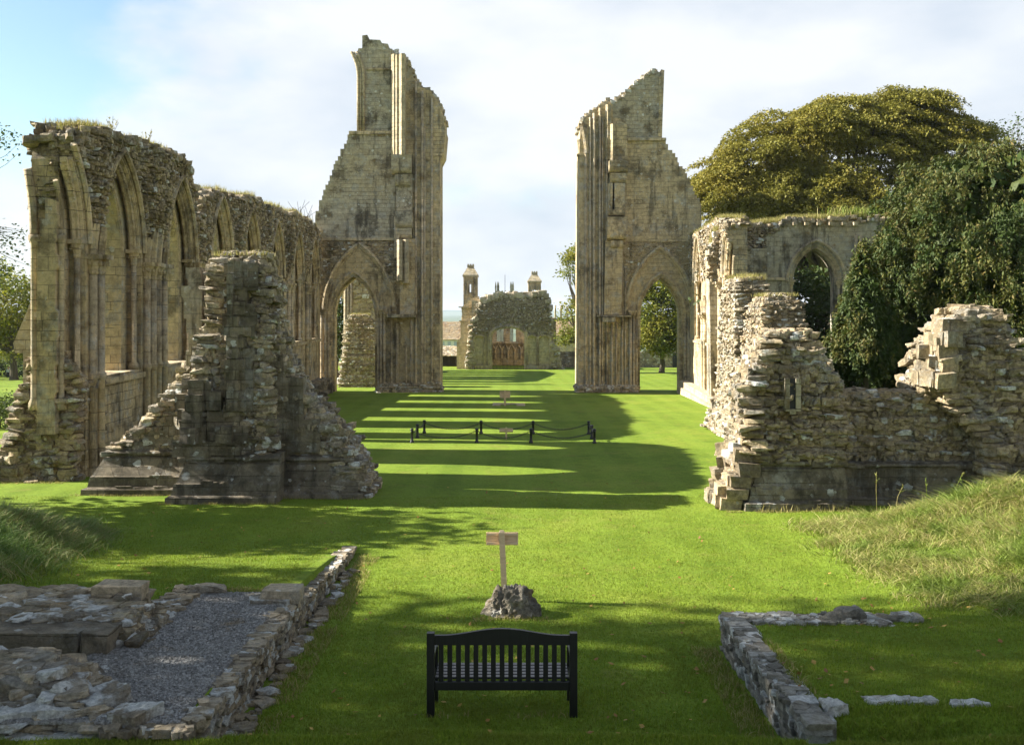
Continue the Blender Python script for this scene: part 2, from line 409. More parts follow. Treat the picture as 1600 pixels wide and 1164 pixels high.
M['shaft'] = ashlar('shaft_stone', (0.604, 0.472, 0.289), (0.486, 0.382, 0.237), .3, .6, .55, 9.0)
M['rubble'] = rubble('wall_core_rubble', [(0.326, 0.251, 0.150), (0.438, 0.339, 0.206), (0.226, 0.176, 0.107), (0.377, 0.295, 0.188), (0.527, 0.415, 0.251), (0.275, 0.214, 0.139)], .7, .5, .25, .06)
M['rubble_pale'] = rubble('pale_rubble', [(0.445, 0.365, 0.243), (0.354, 0.283, 0.187), (0.527, 0.435, 0.293), (0.304, 0.243, 0.156), (0.466, 0.384, 0.253), (0.394, 0.324, 0.213)], .7, .35, .1, .08)
M['rubble_dark'] = rubble('buttress_rubble', [(0.360, 0.293, 0.187), (0.496, 0.391, 0.247), (0.254, 0.208, 0.143), (0.420, 0.352, 0.254), (0.570, 0.465, 0.300), (0.300, 0.242, 0.165)], 1.0, .5, .25, .12)
M['rubble_far'] = rubble('far_gable_rubble', [(.50, .42, .29), (.40, .33, .22), (.58, .49, .35), (.34, .28, .19)], .4, .25, .1, .05)
M['kerbstone'] = rubble('foundation_stone', [(0.321, 0.256, 0.166), (0.440, 0.351, 0.232), (0.214, 0.173, 0.119), (0.535, 0.428, 0.285), (0.368, 0.292, 0.185), (0.261, 0.214, 0.149)], 1.0, .4, .25, .25)
M['rock'] = rubble('field_rock', [(0.413, 0.356, 0.263), (0.413, 0.356, 0.263)], 1.0, .7, .1)
M['lawn'] = lawnmat()
M['blade'] = leafmat('lawn_blades', [(0.098, 0.152, 0.010), (0.165, 0.232, 0.015), (0.220, 0.287, 0.022), (0.128, 0.195, 0.012), (0.293, 0.293, 0.049)], .35, 1.1, (.17, .20, .022))
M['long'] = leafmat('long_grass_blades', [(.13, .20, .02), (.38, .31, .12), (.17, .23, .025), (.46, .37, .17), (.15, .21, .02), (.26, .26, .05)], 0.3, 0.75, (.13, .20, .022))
M['longdark'] = leafmat('long_shade_tinted_blades', [(0.091, 0.182, 0.027), (0.218, 0.237, 0.073), (0.127, 0.218, 0.036), (0.364, 0.291, 0.127), (0.109, 0.182, 0.036)], .3, .5, (0.091, 0.173, 0.026))  # darker copy of the long grass, with shade put into the colour
M['turf'] = leafmat('wall_top_turf', [(.14, .15, .025), (.36, .30, .11), (.22, .22, .04), (.44, .36, .17)], .3)
M['beech'] = leafmat('golden_beech_leaves', [(.15, .145, .022), (.26, .225, .035), (.20, .185, .028), (.33, .265, .05), (.18, .175, .028)], .3, .2, (.18, .17, .026))
M['yew'] = leafmat('yew_needles', [(0.041, 0.057, 0.011), (0.069, 0.083, 0.015), (0.115, 0.106, 0.018), (0.055, 0.074, 0.012), (0.156, 0.115, 0.032)], .2, .35, (0.032, 0.060, 0.011))
M['green'] = leafmat('broad_green_leaves', [(.09, .125, .012), (.17, .19, .018), (.12, .155, .014), (.23, .22, .025), (.08, .11, .012)], .35, .3, (.23, .21, .025))
M['darkleaf'] = leafmat('dark_ivy_leaves', [(.03, .05, .01), (.05, .08, .014), (.04, .06, .012), (.08, .10, .018)], .25)
M['bark'] = simple('bark', (.09, .075, .055), .95, .4, 6, .8, .1, 0, (1, 1, .2))
M['black'] = simple('black_stained_timber', (.006, .0055, .0055), .42, .4, 9, .2, .5, 0, (3, 3, .4))
M['seatblack'] = simple('black_seat_timber', (.022, .02, .022), .35, .3, 9, .15, .5, 0, (.4, 3, 3))
M['oak'] = simple('pale_oak', (.60, .44, .26), .65, .22, 7, .3, .3, 0, (.6, 3, 3))
M['iron'] = simple('black_iron', (.012, .012, .013), .45, .3, 9, .1, .5)
M['gravel'] = rubble('grey_gravel', [(.34, .32, .29), (.43, .405, .37), (.26, .245, .22), (.38, .36, .33), (.50, .47, .43)], .0, .12, 0)
M['path'] = simple('pale_path', (.33, .30, .25), .9, .15, 4, .3)
M['tile'] = rubble('clay_tiles', [(.30, .20, .11), (.36, .25, .14), (.22, .14, .08), (.33, .22, .12)], .1, .25, 0)
M['whitewall'] = simple('white_render', (.72, .72, .7), .8, .08, 2, .1)
M['dark'] = simple('dark_timber_and_shade', (.035, .03, .025), .8, .4, 4, .3, .2, 0, (4, 4, .3))
M['cloth_white'] = simple('white_jacket_cloth', (.75, .75, .74), .9, .08, 12, .2)
M['cloth_dark'] = simple('dark_trouser_cloth', (.03, .03, .04), .9, .2, 12, .2)
M['cloth_blue'] = simple('grey_blue_coat_cloth', (.42, .47, .55), .9, .15, 12, .2)
M['skin'] = simple('skin', (.50, .32, .24), .6, .1, 12, .05)
M['hair'] = simple('hair', (.06, .045, .035), .7, .3, 20, .2)
M['leaf'] = leafmat('dead_leaves', [(.35, .20, .04), (.22, .09, .03), (.42, .28, .06), (.14, .06, .03)], .2)
M['earth'] = simple('bare_earth', (.13, .095, .055), .95, .4, 5, .8)
M['opening_shade'] = simple('opening_shade_black', (.02, .02, .022), .5, .2, 4, .1)  # near-black colour standing in for the shade inside openings
SUN_E, SKY_S, SKYM, EXPO, HAZE = 5.0, .05, (1.1, 1.17, 1.14), 1.82, .00007
# ================================================================== GROUND
def grid(name, xs, ys, zf, mat):
    mb = MB(); gx, gy = np.meshgrid(xs, ys); V = np.c_[gx.ravel(), gy.ravel(), zf(gx, gy).ravel()]
    w = len(xs); i, j = np.meshgrid(np.arange(w-1), np.arange(len(ys)-1)); a = (j*w + i).ravel()
    mb.add(V, np.stack([a, a+1, a+w+1, a+w], 1)); return mb.build(name, mat, None, True)
xs = np.unique(np.concatenate([[-9000, -4000, -1500, -600, -300, -150, -100, -70, -50], np.arange(-40, -14, 2), np.arange(-14, 14.01, .2), [-3.16, -3.11, -3.06, 2.98, 3.02, 3.06], np.arange(16, 41, 2), [50, 70, 100, 150, 300, 600, 1500, 4000, 9000]]))
ys = np.unique(np.concatenate([[-300, -100, -40, -15, 0, 5], np.arange(8, 26, .2), [13.72, 13.77, 13.82], np.arange(26, 60, 1), np.arange(60, 170, 4), np.arange(170, 470, 15), [500, 700, 1000, 1500, 2500, 4000, 6500, 10000]]))
tag(grid('lawn', xs, ys, gz, M['lawn']), kind='structure')
# a far low ridge on the horizon and the town trees on the levels
mb = MB(); k = np.arange(-3000, 3001, 100.)
rz = -30 + 40*np.exp(-((k+500)/1500.)**2) + 7*np.sin(k/260.) + 4*np.sin(k/97.)
mb.loft([np.c_[k, np.full_like(k, 7600.), np.full_like(k, -40)], np.c_[k, np.full_like(k, 7900.), rz], np.c_[k, np.full_like(k, 8600.), np.full_like(k, -40)]], False)
tag(mb.build('hills', M['lawn'], None, True), kind='structure')
# path at the left
mb = MB(); py = np.linspace(34, 74, 25)
def pthx(y): return -15.9 - (y - 33)*.23
r = [np.c_[pthx(py) + o, py, gz(pthx(py)+o, py) + .012] for o in (-.8, .8)]
mb.add(np.vstack(r), np.stack([np.arange(24), np.arange(24)+25, np.arange(24)+26, np.arange(24)+1], 1))
tag(mb.build('path', M['path']), kind='structure')
mb = MB(); py = np.linspace(80, 104, 9)
r = [np.c_[-15.0 - (py-80)*.1 + o, py, gz(py*0, py) + .015] for o in (-.9, .9)]
mb.add(np.vstack(r), np.stack([np.arange(8), np.arange(8)+9, np.arange(8)+10, np.arange(8)+1], 1))
tag(mb.build('path', M['path']), kind='structure')

# ================================================================== CHOIR WALLS
LU, LN = np.array([-.034, 1, 0]), np.array([1, .034, 0])
def LW(u, v, n): return (-12.7 - .034*(u-31) + n, u + .034*n, v)
RU, RNn = np.array([.045, 1, 0]), np.array([-1, .045, 0])
def RW(u, v, n): return (12.6 + .045*(u-55) - n, u + .045*n, v)
def rng(a, b, s): return np.arange(a, b, s)
def capital(par, mp, u, v, n, r, s=1.0):
    mb = MB(); x, y, z = mp(u, v, n)
    mb.lathe(x, y, [(r*1.0, z-.46*s), (r*1.25, z-.44*s), (r*1.25, z-.38*s), (r*1.1, z-.36*s), (r*1.5, z-.16*s), (r*2.0, z-.06*s), (r*2.0, z)], 9)
    for k in range(7):
        a = k*2*PI/7; mb.stones([(x + r*1.55*math.cos(a), y + r*1.55*math.sin(a), z-.14*s)], [(r*.9, r*.9, r*1.1)], [np.eye(3)], True, .1)
    mb.obox((x, y, z+.07*s), np.eye(3), (r*4.6, r*4.6, .14*s)); return mb.build('capital', M['shaft'], par)
def window_arch(par, mp, c, hw, hw2, sp, ap, ap2, sill, depth, lo=None, u_min=-1e9, u_max=1e9, teeth=True, side=(1, 1), sc=1.0):
    """hood mould, roll mould, dogtooth and jamb shafts of one window"""
    mb = MB()
    def path(h, a, n, cut=True):
        pts = [(u, v) for u, v in arch_line(c, h, sp, a, 14) if u_min < u < u_max]; return [mp(u, v, n) for u, v in pts]
    for h, a, n, r in ((hw + .17*sc, ap + .2*sc, .06*sc, .1*sc), (hw - .02, ap - .03, -.10*sc, .085*sc), (hw - .2*sc, ap - .22*sc, -depth*.6, .08*sc), (hw2 + .12*sc, ap2 + .14*sc, -depth - .02, .075*sc)):
        p = path(h, a, n)
        if len(p) > 1: mb.tube(p, r, 6)
    if teeth:
        pts = [(u, v) for u, v in arch_line(c, hw - .14*sc, sp, ap - .16*sc, 30) if u_min < u < u_max]
        C = [mp(u, v, -depth*.45) for u, v in pts]
        mb.stones(C, [(.15*sc, .17*sc, .15*sc)]*len(C), [np.eye(3)]*len(C), False, .1)
    o = mb.build('window_arch', M['shaft'], par)
    for s, on in zip((-1, 1), side):
        u = c + s*(hw - .13*sc)
        if not on or not (u_min < u < u_max): continue
        m2 = MB(); x, y, z = mp(u, sill, -depth*.45); zb = lo if lo is not None else sill
        m2.lathe(x, y, [(.2*sc, zb), (.2*sc, zb+.12), (.15*sc, zb+.2), (.1*sc, zb+.26), (.095*sc, sp-.3)], 8)
        m2.build('jamb_shaft', M['shaft'], o, True); capital(o, mp, u, sp - .02, -depth*.45, .095*sc, .9)
    return o
def vault_shaft(par, mp, u, top, base, du=(-.3, 0, .3), dn=(.1, .22, .1), r=.13):
    mb = MB()
    for a, b in zip(du, dn):
        x, y, z = mp(u + a, 0, b)
        mb.lathe(x, y, [(r*1.9, base), (r*1.9, base+.25), (r*1.3, base+.4), (r, base+.5), (r, 2.1), (r*1.35, 2.15), (r*1.35, 2.28), (r, 2.33), (r, top-.4)], 8)
    o = mb.build('vault_shaft', M['shaft'], par, True)
    for a, b in zip(du, dn): capital(o, mp, u + a, top, b, r*.95)
    # stump of the vault rib above the capital
    m2 = MB()
    for a, b in zip(du, dn):
        k = R.uniform(.5, 1.2); m2.tube([mp(u+a, top + .1 + k*t, b - .02 + .1*t*t) for t in np.linspace(0, 1, 6)], [r*1.1]*5 + [r*.9], 6)
    m2.build('vault_rib', M['shaft'], o); return o
def tops(poly):  # height of the top line
    p = np.array(poly); return lambda u: np.interp(u, p[:, 0], p[:, 1])
def turf(par, pts, hgt=.22, dens=1.0, name='turf_top'):
    mb = MB(); blades(mb, pts, hgt, .03, .5, 1); return mb.build(name, M['turf'], par)

def choir_wall(t, mp, U, Nn, poly1, poly2, wins, topl, u0, u1, hw, hw2, piers, thick, dep=.45, sp=6.2, ap=9.3, sill=2.15, extra_arch=()):
    holes1 = [arch_loop(c, hw, sp, ap, sill) for c in wins]; holes2 = [arch_loop(c, hw2, sp, ap-.75, sill-.004) for c in wins]
    mb = MB(); mb.prism([poly1] + holes1, mp, 0, -dep); mb.prism([poly2] + holes2, mp, -dep - .003, -thick)
    mb.build('masonry', M['ashlar'], t)
    tp = tops(topl); allarch = list(wins) + list(extra_arch)
    def outside(u, v, e=.22):
        ok = np.ones(np.shape(u), bool)
        for c in allarch: ok &= ~in_arch(c, hw + e, sp, ap + e*1.2, u, v)
        return ok
    def swell(u, v):
        s = 0
        for c in piers: s = s + np.exp(-((u-c)/.95)**2)
        return .05 + .34*sm(6.3, 8.2, v)*s + .05*wob(u, v, 2.5)
    mb = MB(); O = np.array(mp(0, 0, 0)) 
    fill(mb, lambda u, v: (u > u0) & (u < u1) & (v > 6.15 + .35*wob(u, v*0, 1.7)) & (v < tp(u) - .02) & outside(u, v), (u0, u1, 6, 10.8), O, U, (0, 0, 1), Nn, (.13, .26), (.18, .46), (-.05, .12), .5, True, .12, .1, pf=swell)
    C = []; S = []; A = []
    for u in rng(u0, u1, .21):
        for n in rng(-thick, .15, .3):
            C.append(mp(u + R.gauss(0, .06), float(tp(u)) + R.gauss(0, .07), n + R.gauss(0, .06))); S.append((R.uniform(.25, .5), R.uniform(.25, .45), R.uniform(.14, .34)))
            a = R.uniform(0, PI); A.append(((math.cos(a), math.sin(a), R.gauss(0, .12)), (-math.sin(a), math.cos(a), R.gauss(0, .12)), (0, 0, 1)))
    mb.stones(C, S, A)
    core = mb.build('rubble_core', M['rubble'], t)
    mb = MB(); mb2 = MB()
    a0, a1 = max(u0, poly1[0][0]), min(u1, poly1[-1][0])
    mb.prism([[(a0, sill-.28), (a1, sill-.28), (a1, sill-.1), (a0, sill-.1)]], mp, .003, .1)
    mb.build('string_course', M['shaft'], t)
    return tp

t = thing('choir_wall', 'tall roofless choir wall with three broken pointed windows and grassy top, nearest on the left', 'wall', LW(36, -.9, -.7))
bt = [(30.0, 9.2), (30.6, 9.6), (32, 9.75), (33.8, 9.85), (36, 10.0), (37.2, 10.0), (39, 10.15), (40.5, 10.25), (41.6, 10.0), (42.3, 9.55), (42.8, 8.7)]
arc = [p for p in arc_right(28.9, 1.8, 6.2, 9.3, 12) if p[0] > 29.85]
p1 = [(30.7, -2.5)] + arc + [(29.9, 8.9)] + bt + [(42.95, 7.9), (42.8, 7.0), (42.9, -2.5)]
p1 = p1[:1] + p1[1:]
arc2 = [p for p in arc_right(28.9, 1.2, 6.2, 8.55, 10) if p[0] > 29.6]
p2 = [(30.1, -2.5), (30.1, 7.2)] + [(29.9, 7.7), (29.8, 8.6)] + bt + [(42.95, 7.9), (42.8, 7.0), (42.9, -2.5)]
order = lambda p: [p[0]] + [p[-1-i] for i in range(len(p)-1)]
choir_wall(t, LW, LU, LN, p1, p2, [33.9, 40.7], bt, 29.8, 42.8, 1.9, 1.2, [31.4, 36.6, 37.8], 1.22, extra_arch=[28.9])
window_arch(t, LW, 28.9, 1.8, 1.2, 6.2, 9.3, 8.55, 2.15, .45, u_min=29.6)
for c in (33.9, 40.7): window_arch(t, LW, c, 1.9, 1.2, 6.2, 9.3, 8.55, 2.15, .45)
for u in (31.35, 36.45, 37.75): vault_shaft(t, LW, u, 5.75, -1.05)
mb = MB()   # broken near end of the wall: rubble above, pale ashlar jamb below
O = np.array(LW(29.95, 0, 0))
fill(mb, lambda a, v: (a > -1.25) & (a < .12) & (v > np.where(a < -.5, 7.6, 8.35) + .25*wob(a*3, v*0, 1.3)) & (v < 9.5 + .12*a), (-1.5, .2, 7.2, 10.1), O, LN, (0, 0, 1), -LU, (.13, .26), (.2, .5), (0, .22), .6, True, .14, .11)
fill(mb, lambda a, v: (a > -1.25) & (a < -.9) & (v > 7.2) & (v < 9.2), (-1.5, -.8, 6.8, 9.5), O + .1*LU, LN, (0, 0, 1), -LU, (.2, .3), (.25, .5), (0, .2), .5, True, .1, .1)
mb.build('rubble_core', M['rubble'], t)
mb = MB()
pp = [(-1.02, .6), (-1.0, 6.2), (-.92, 6.2), (-.92, 6.85), (-.78, 6.85), (-.78, 7.45), (-.52, 7.4)]
z0 = 7.4
while z0 > 1.2:
    a = -.52 + R.choice([0, .02, .06, .1]); pp += [(a, z0 - .03), (a, z0 - .36)]; z0 -= .4
pp += [(-.5, .6)]
mb.prism([pp], lambda a, v, n: LW(29.7 + n, v, a), 0, .38)
mb.build('jamb_pier', M['ashlar'], t)
mb = MB()
for a, r_ in ((-1.2, .1), (-1.06, .08), (-.42, .09)):
    x, y, z = LW(29.95, 0, a); mb.lathe(x, y, [(.16, 1.3), (.16, 1.5), (r_, 1.65), (r_, 6.1), (r_*1.7, 6.25), (r_*1.7, 6.4)], 8)
mb.tube([LW(29.95 - .25*q*q, 6.3 + 2.0*q, -1.2 - .08*q*q) for q in np.linspace(0, 1, 7)], .12, 6)
mb.build('jamb_shaft', M['ashlar_pale'], t, True)
mb = MB()   # raking outer buttress and the rubble foot
mb.prism([[(-14.2, -2.4), (-14.2, 5.5), (-14.5, 4.6), (-15.1, 3.2), (-15.05, 2.9), (-14.8, 2.9), (-14.8, -2.4)]], lambda u, v, n: (u, 31.2 - n, v), 0, -1.3)
mb.build('outer_buttress', M['ashlar_grey'], t)
mb = MB()
def quad(x0, x1, y0, y1): return [(x0, y0), (x1, y0), (x1, y1), (x0, y1)]
stack(mb, [(-1.1, quad(-15.4, -12.75, 29.9, 32.4)), (-.3, quad(-15.1, -12.8, 29.95, 32.3)), (.5, quad(-14.75, -12.75, 30.0, 32.2)), (1.4, quad(-14.55, -12.8, 30.05, 32)), (2.0, quad(-14.35, -12.6, 30.1, 31.6)), (2.6, quad(-14.1, -13.0, 30.05, 31)), (3.1, quad(-13.9, -13.35, 30.1, 30.7))],
      (.16, .28), (.22, .6), (-.04, .08), .5, True, .1, .1, .08)
stack(mb, [(-1.1, quad(-15.9, -13.6, 29.7, 31.5)), (-.75, quad(-15.6, -13.9, 29.75, 31.4)), (-.35, quad(-15.3, -14.4, 29.9, 31))], (.2, .3), (.35, .8), (-.05, .1), .5, True, .05, .06)
mb.build('rubble_foot', M['rubble'], t)
P = [LW(u, float(tops(bt)(u)) + .12, n) for u, n in zip(RN.uniform(30.2, 42.6, 5200), RN.uniform(-1.35, .05, 5200)) if wob(u, n, .9, 8) > -.05]
turf(t, P, .24)
mb = MB()   # two dry weeds on the crest
for u in (35.0, 38.6):
    x, y, z = LW(u, float(tops(bt)(u)), -.7)
    for k in range(5):
        a = R.uniform(0, 6.3); mb.tube([(x, y, z), (x + .06*math.cos(a), y + .06*math.sin(a), z + .4), (x + .2*math.cos(a), y + .2*math.sin(a), z + R.uniform(.6, .95))], .008, 4)
        Q = np.array([(x + q*.2*math.cos(a), y + q*.2*math.sin(a), z + .35 + q*.45) for q in RN.uniform(0, 1, 12)]); blades(mb, Q, .07, .05, .8, 1)
mb.build('weed', M['turf'], t)

t = thing('choir_wall', 'farther left choir wall with a row of narrow pointed windows, running up to the crossing arch', 'wall', LW(60, -1.5, -.7))
bt = [(43.4, 8.0), (43.9, 8.7), (44.8, 9.2), (46.5, 9.55), (48.2, 9.55), (51, 9.7), (54, 10.1), (58, 10.0), (61, 10.2), (64, 10.15), (67, 10.5), (70, 10.4), (72, 10.5), (76, 10.2), (77.6, 10.0)]
p1 = [(43.4, -3.2)] + bt + [(77.6, -3.2)]
W2 = [47.2, 53.5, 60.5, 67.7, 74.6]
choir_wall(t, LW, LU, LN, p1, p1, W2, bt, 43.4, 77.5, 1.9, 1.2, [50.3, 57, 64, 71], 1.35)
for c in W2: window_arch(t, LW, c, 1.9, 1.2, 6.2, 9.3, 8.55, 2.15, .45)
for u in (50.3, 57, 64.1, 71.1): vault_shaft(t, LW, u, 5.75, -SL*u - .15)
mb = MB(); O = np.array(LW(43.4, 0, 0))
fill(mb, lambda a, v: (a > -1.4) & (a < .1) & (v < 8.2) & (v > 7.2), (-1.5, .2, 7.2, 8.4), O, LN, (0, 0, 1), -LU, (.13, .26), (.2, .5), (0, .2), .6, True, .14, .11)
mb.build('rubble_core', M['rubble_dark'], t)
mb = MB(); stack(mb, [(-2.4, [LW(71.5, 0, .1)[:2], LW(71.5, 0, .9)[:2], LW(77, 0, .9)[:2], LW(77, 0, .1)[:2]]), (-1.2, [LW(71.7, 0, .1)[:2], LW(71.7, 0, .7)[:2], LW(77, 0, .7)[:2], LW(77, 0, .1)[:2]])], (.3, .4), (.5, .9), (0, .05), .4, True, .02, .04)
mb.build('rubble_foot', M['ashlar_dark'], t)
P = [LW(u, float(tops(bt)(u)) + .12, n) for u, n in zip(RN.uniform(43.8, 77, 9000), RN.uniform(-1.35, .05, 9000)) if wob(u, n, .7, 9) > 0]
turf(t, P, .3)
mb = MB()
for k in range(26):
    x, y, z = LW(R.uniform(69, 76.5), 10.2, -R.uniform(.2, 1.2)); mb.tube([(x, y, z), (x + R.gauss(0, .2), y, z + .6), (x + R.gauss(0, .45), y, z + R.uniform(.9, 1.7))], .014, 4)
mb.build('bare_shrub', M['bark'], t)

# right choir wall, sunlit
t = thing('choir_wall', 'sunlit choir wall fragment on the right with tall window jamb, beside the right crossing pier', 'wall', RW(68, -1.8, -.7))
bt = [(60.9, 9.3), (61.6, 9.6), (64, 9.75), (67, 9.7), (70, 9.6), (74, 9.6), (76.8, 9.7)]
arc = [p for p in arc_right(59.6, 1.9, 6.2, 9.3, 12) if p[0] > 60.8]
p1 = [(61.5, -3.2)] + arc + bt + [(76.8, -3.2)]
p2 = [(60.8, -3.2), (60.8, 7.0)] + bt + [(76.8, -3.2)]
choir_wall(t, RW, RU, RNn, p1, p2, [65.2, 72.4], bt, 60.8, 76.7, 1.9, 1.2, [68.7], 1.3, extra_arch=[59.6])
window_arch(t, RW, 59.6, 1.9, 1.2, 6.2, 9.3, 8.55, 2.15, .45, u_min=60.6)
for c in (65.2, 72.4): window_arch(t, RW, c, 1.9, 1.2, 6.2, 9.3, 8.55, 2.15, .45)
for u in (62.6, 68.7): vault_shaft(t, RW, u, 3.9 if u > 65 else 5.8, -SL*u - .1)
mb = MB(); x = [RW(u, 0, n)[:2] for u, n in ((51.5, .15), (51.5, .75), (77, .75), (77, .15))]
mb.prism([x], lambda a, b, c: (a, b, c), -2.6, -1.05); mb.prism([[RW(u, 0, n)[:2] for u, n in ((51.3, .1), (51.3, .95), (77, .95), (77, .1))]], lambda a, b, c: (a, b, c), -2.7, -1.45)
mb.build('plinth', M['ashlar_pale'], t)
mb = MB(); stack(mb, [(-1.1, [RW(56, 0, -.5)[:2], RW(56, 0, .1)[:2], RW(61, 0, .1)[:2], RW(61, 0, -.5)[:2]]), (.6, [RW(56.2, 0, -.5)[:2], RW(56.2, 0, .1)[:2], RW(61, 0, .1)[:2], RW(61, 0, -.5)[:2]]), (1.6, [RW(58.4, 0, -.5)[:2], RW(58.4, 0, .1)[:2], RW(61, 0, .1)[:2], RW(61, 0, -.5)[:2]]), (3.0, [RW(60.3, 0, -.5)[:2], RW(60.3, 0, .05)[:2], RW(61, 0, .05)[:2], RW(61, 0, -.5)[:2]])], (.25, .35), (.4, .7), (0, .03), .35, True, .01, .03)
mb.build('low_masonry', M['ashlar_pale'], t)
P = [RW(u, float(tops(bt)(u)) + .1, n) for u, n in zip(RN.uniform(61, 76.5, 5000), RN.uniform(-1.3, .05, 5000)) if wob(u, n, .8, 4) > -.2]
turf(t, P, .35)

# ================================================================== CROSSING PIERS
Y0 = 78.0; K = Y0 / F
def FW(u, v, n): return (u, Y0 - n, v)
def px(p): return [(X_(a, Y0), Z_(b, Y0)) for a, b in p]
def shaft(par, xp, y_top, y_bot, n, rp=4, cap=False, mat='shaft', base=True):
    mb = MB(); x = X_(xp, Y0); r = rp*K; zb, zt = Z_(y_bot, Y0), Z_(y_top, Y0)
    pr = ([(r*1.7, zb), (r*1.7, zb+.35), (r*1.25, zb+.5), (r, zb+.6)] if base else [(r, zb)]) + [(r, zt)]
    mb.lathe(x, Y0 - n, pr, 8); o = mb.build('shaft', M[mat], par, True)
    if cap: capital(o, FW, x, zt + .3, n, r*.9, 1.1)
    return o
def slab(par, name, pts, n0, n1, mat='ashlar', holes=()):
    mb = MB(); mb.prism([px(pts)] + [px(h) for h in holes], FW, n1, n0); return mb.build(name, M[mat], par)
def stair(p0, p1, n, bow=0):
    out = [p0]; x, y = p0
    for i in range(n):
        f = (i + 1)/n; nx = p0[0] + (p1[0]-p0[0])*f + bow*math.sin(PI*f) + (R.uniform(-2.0, 1.4) if i < n-1 else 0); ny = p0[1] + (p1[1]-p0[1])*f + (R.uniform(-2, 2) if i < n-1 else 0)
        out += [(x, ny), (nx, ny)]; x, y = nx, ny
    return out
def corbel(par, x0, x1, yt, yb, n, ny=6, mat='ashlar_grey'):
    """a projecting block rounded under its foot"""
    X0, X1 = X_(x0, Y0), X_(x1, Y0); zt, zb = Z_(yt, Y0), Z_(yb, Y0); q = min(.45, (zt-zb)*.5); mb = MB()
    prof = [(.0, zt), (n, zt)] + [(n - q + q*math.cos(a), zb + q - q*math.sin(a)) for a in np.linspace(0, PI/2, ny)] + [(0, zb)]
    mb.prism([prof], lambda u, v, k: (k, Y0 - u, v), X0, X1); return mb.build('corbel', M[mat], par)
def teeth(par, c, hw, sp, ap, n, size):
    mb = MB(); P = arch_line(c, hw, sp, ap, 20); C = [FW(u, v, n) for u, v in P]
    mb.stones(C, [size]*len(C), [np.eye(3)]*len(C), False, .06)
    mb.tube([FW(u, v, n - .1) for u, v in [(c + hw, sp - 2.4)] + P + [(c - hw, sp - 2.4)]], .1, 5)
    for i in range(9): mb.stones([FW(c + s*hw, sp - .1 - i*.26, n) for s in (-1, 1)], [size]*2, [np.eye(3)]*2, False, .06)
    mb.build('dogtooth_moulding', M['shaft'], par)
GB = 640
def hood(par, c, hw, sp, ap, n, r, mat='shaft', name='hood_mould'):
    mb = MB(); mb.tube([FW(u, v, n) for u, v in arch_line(c, hw, sp, ap, 14)], r, 6); return mb.build(name, M[mat], par)
def tower(t, sd, arch, hoodp, spandrel):
    """sd = +1 for the left pier (its arch lies to the left), arch/hoodp = (centre px, half width px, spring y, apex y)"""
    c, hw, sp, ap = arch; A = arch_loop(X_(c, Y0), hw*K, Z_(sp, Y0), Z_(ap, Y0), Z_(632, Y0))
    mb = MB(); mb.prism([px(spandrel), A], FW, 0, -.8)
    A2 = arch_loop(X_(c, Y0), (hw-5)*K, Z_(sp, Y0), Z_(ap+6, Y0), Z_(631.9, Y0)); mb.prism([px(spandrel), A2], FW, -.803, -1.9)
    mb.build('arch_wall', M['ashlar'], t)
    hc, hh, hs, ha = hoodp; hood(t, X_(hc, Y0), hh*K, Z_(hs, Y0), Z_(ha, Y0), .1, .16); hood(t, X_(hc, Y0), (hh-4)*K, Z_(hs, Y0), Z_(ha+4.5, Y0), .03, .1)
    hood(t, X_(c, Y0), (hw+2)*K, Z_(sp, Y0), Z_(ap-3, Y0), .03, .13); teeth(t, X_(c, Y0), (hw-1.2)*K, Z_(sp, Y0), Z_(ap+1, Y0), -.12, (.22, .25, .22))
    for s in (-1, 1):
        for k, (o, n) in enumerate(((2, -.05), (7, .12), (12, .2))):
            shaft(t, c + s*(hw + o), sp, 614, n, 2.1, True)
t = thing('crossing_pier', 'taller left crossing pier with broken arch springing and stepped gable, left of the open view', 'ruin', (X_(600, Y0), Y0, gzf(-9, Y0)))
spl = px([(497, GB), (495, 374), (618, 374), (618, GB)])
tower(t, 1, (552, 37, 492, 428), (561, 55, 486, 381), [(497, GB), (495, 374), (618, 374), (618, GB)])
HC_ = (X_(561, Y0), 57*K, Z_(486, Y0), Z_(378, Y0))
mb = MB(); fill(mb, lambda u, v: ~in_arch(*HC_, u, v) & (v > Z_(478, Y0)), (X_(496, Y0), X_(617, Y0), Z_(480, Y0), Z_(377, Y0)), (0, Y0, 0), (1, 0, 0), (0, 0, 1), (0, -1, 0), (.16, .3), (.25, .6), (.02, .16), .3, True, .07, .09)
mb.build('rubble_core', M['rubble'], t)
slab(t, 'gable_wall', [(495, 374)] + stair((493, 346), (549, 211), 17, -4) + [(618, 207), (618, 374)], .14, -1.2, 'ashlar_grey')
slab(t, 'upper_wall', [(558, 210), (558, 118), (556, 92), (560, 76)] + [(566, 76), (566, 56), (574, 55), (575, 62), (594, 63), (597, 68), (606, 69), (608, 76), (613, 77), (619, 90), (620, 210)], .02, -1.1, 'ashlar_grey')
for q_, a_, b_ in (([(546, 206), (619, 206), (619, 211), (546, 211)], -.2, .3), ([(495, 372), (616, 372), (616, 376), (495, 376)], .1, .22), ([(573, 107), (616, 107), (616, 110), (573, 110)], -.1, .16)):
    mb = MB(); mb.prism([px(q_)], FW, a_, b_); mb.build('string_course', M['shaft'], t)
mb = MB()    # clerestory jamb and springing arch at the left of the upper wall
for xx, r_ in ((560, 2.4), (564, 1.6), (568.5, 2.4)):
    mb.tube([FW(X_(xx, Y0), Z_(y, Y0), .12) for y in (206, 170, 120)] + [FW(X_(xx - 11*q*q, Y0), Z_(120 - 38*q, Y0), .12) for q in (.3, .5, .7, .85, 1)], r_*K, 6)
mb.build('window_jamb', M['ashlar_pale'], t, True)
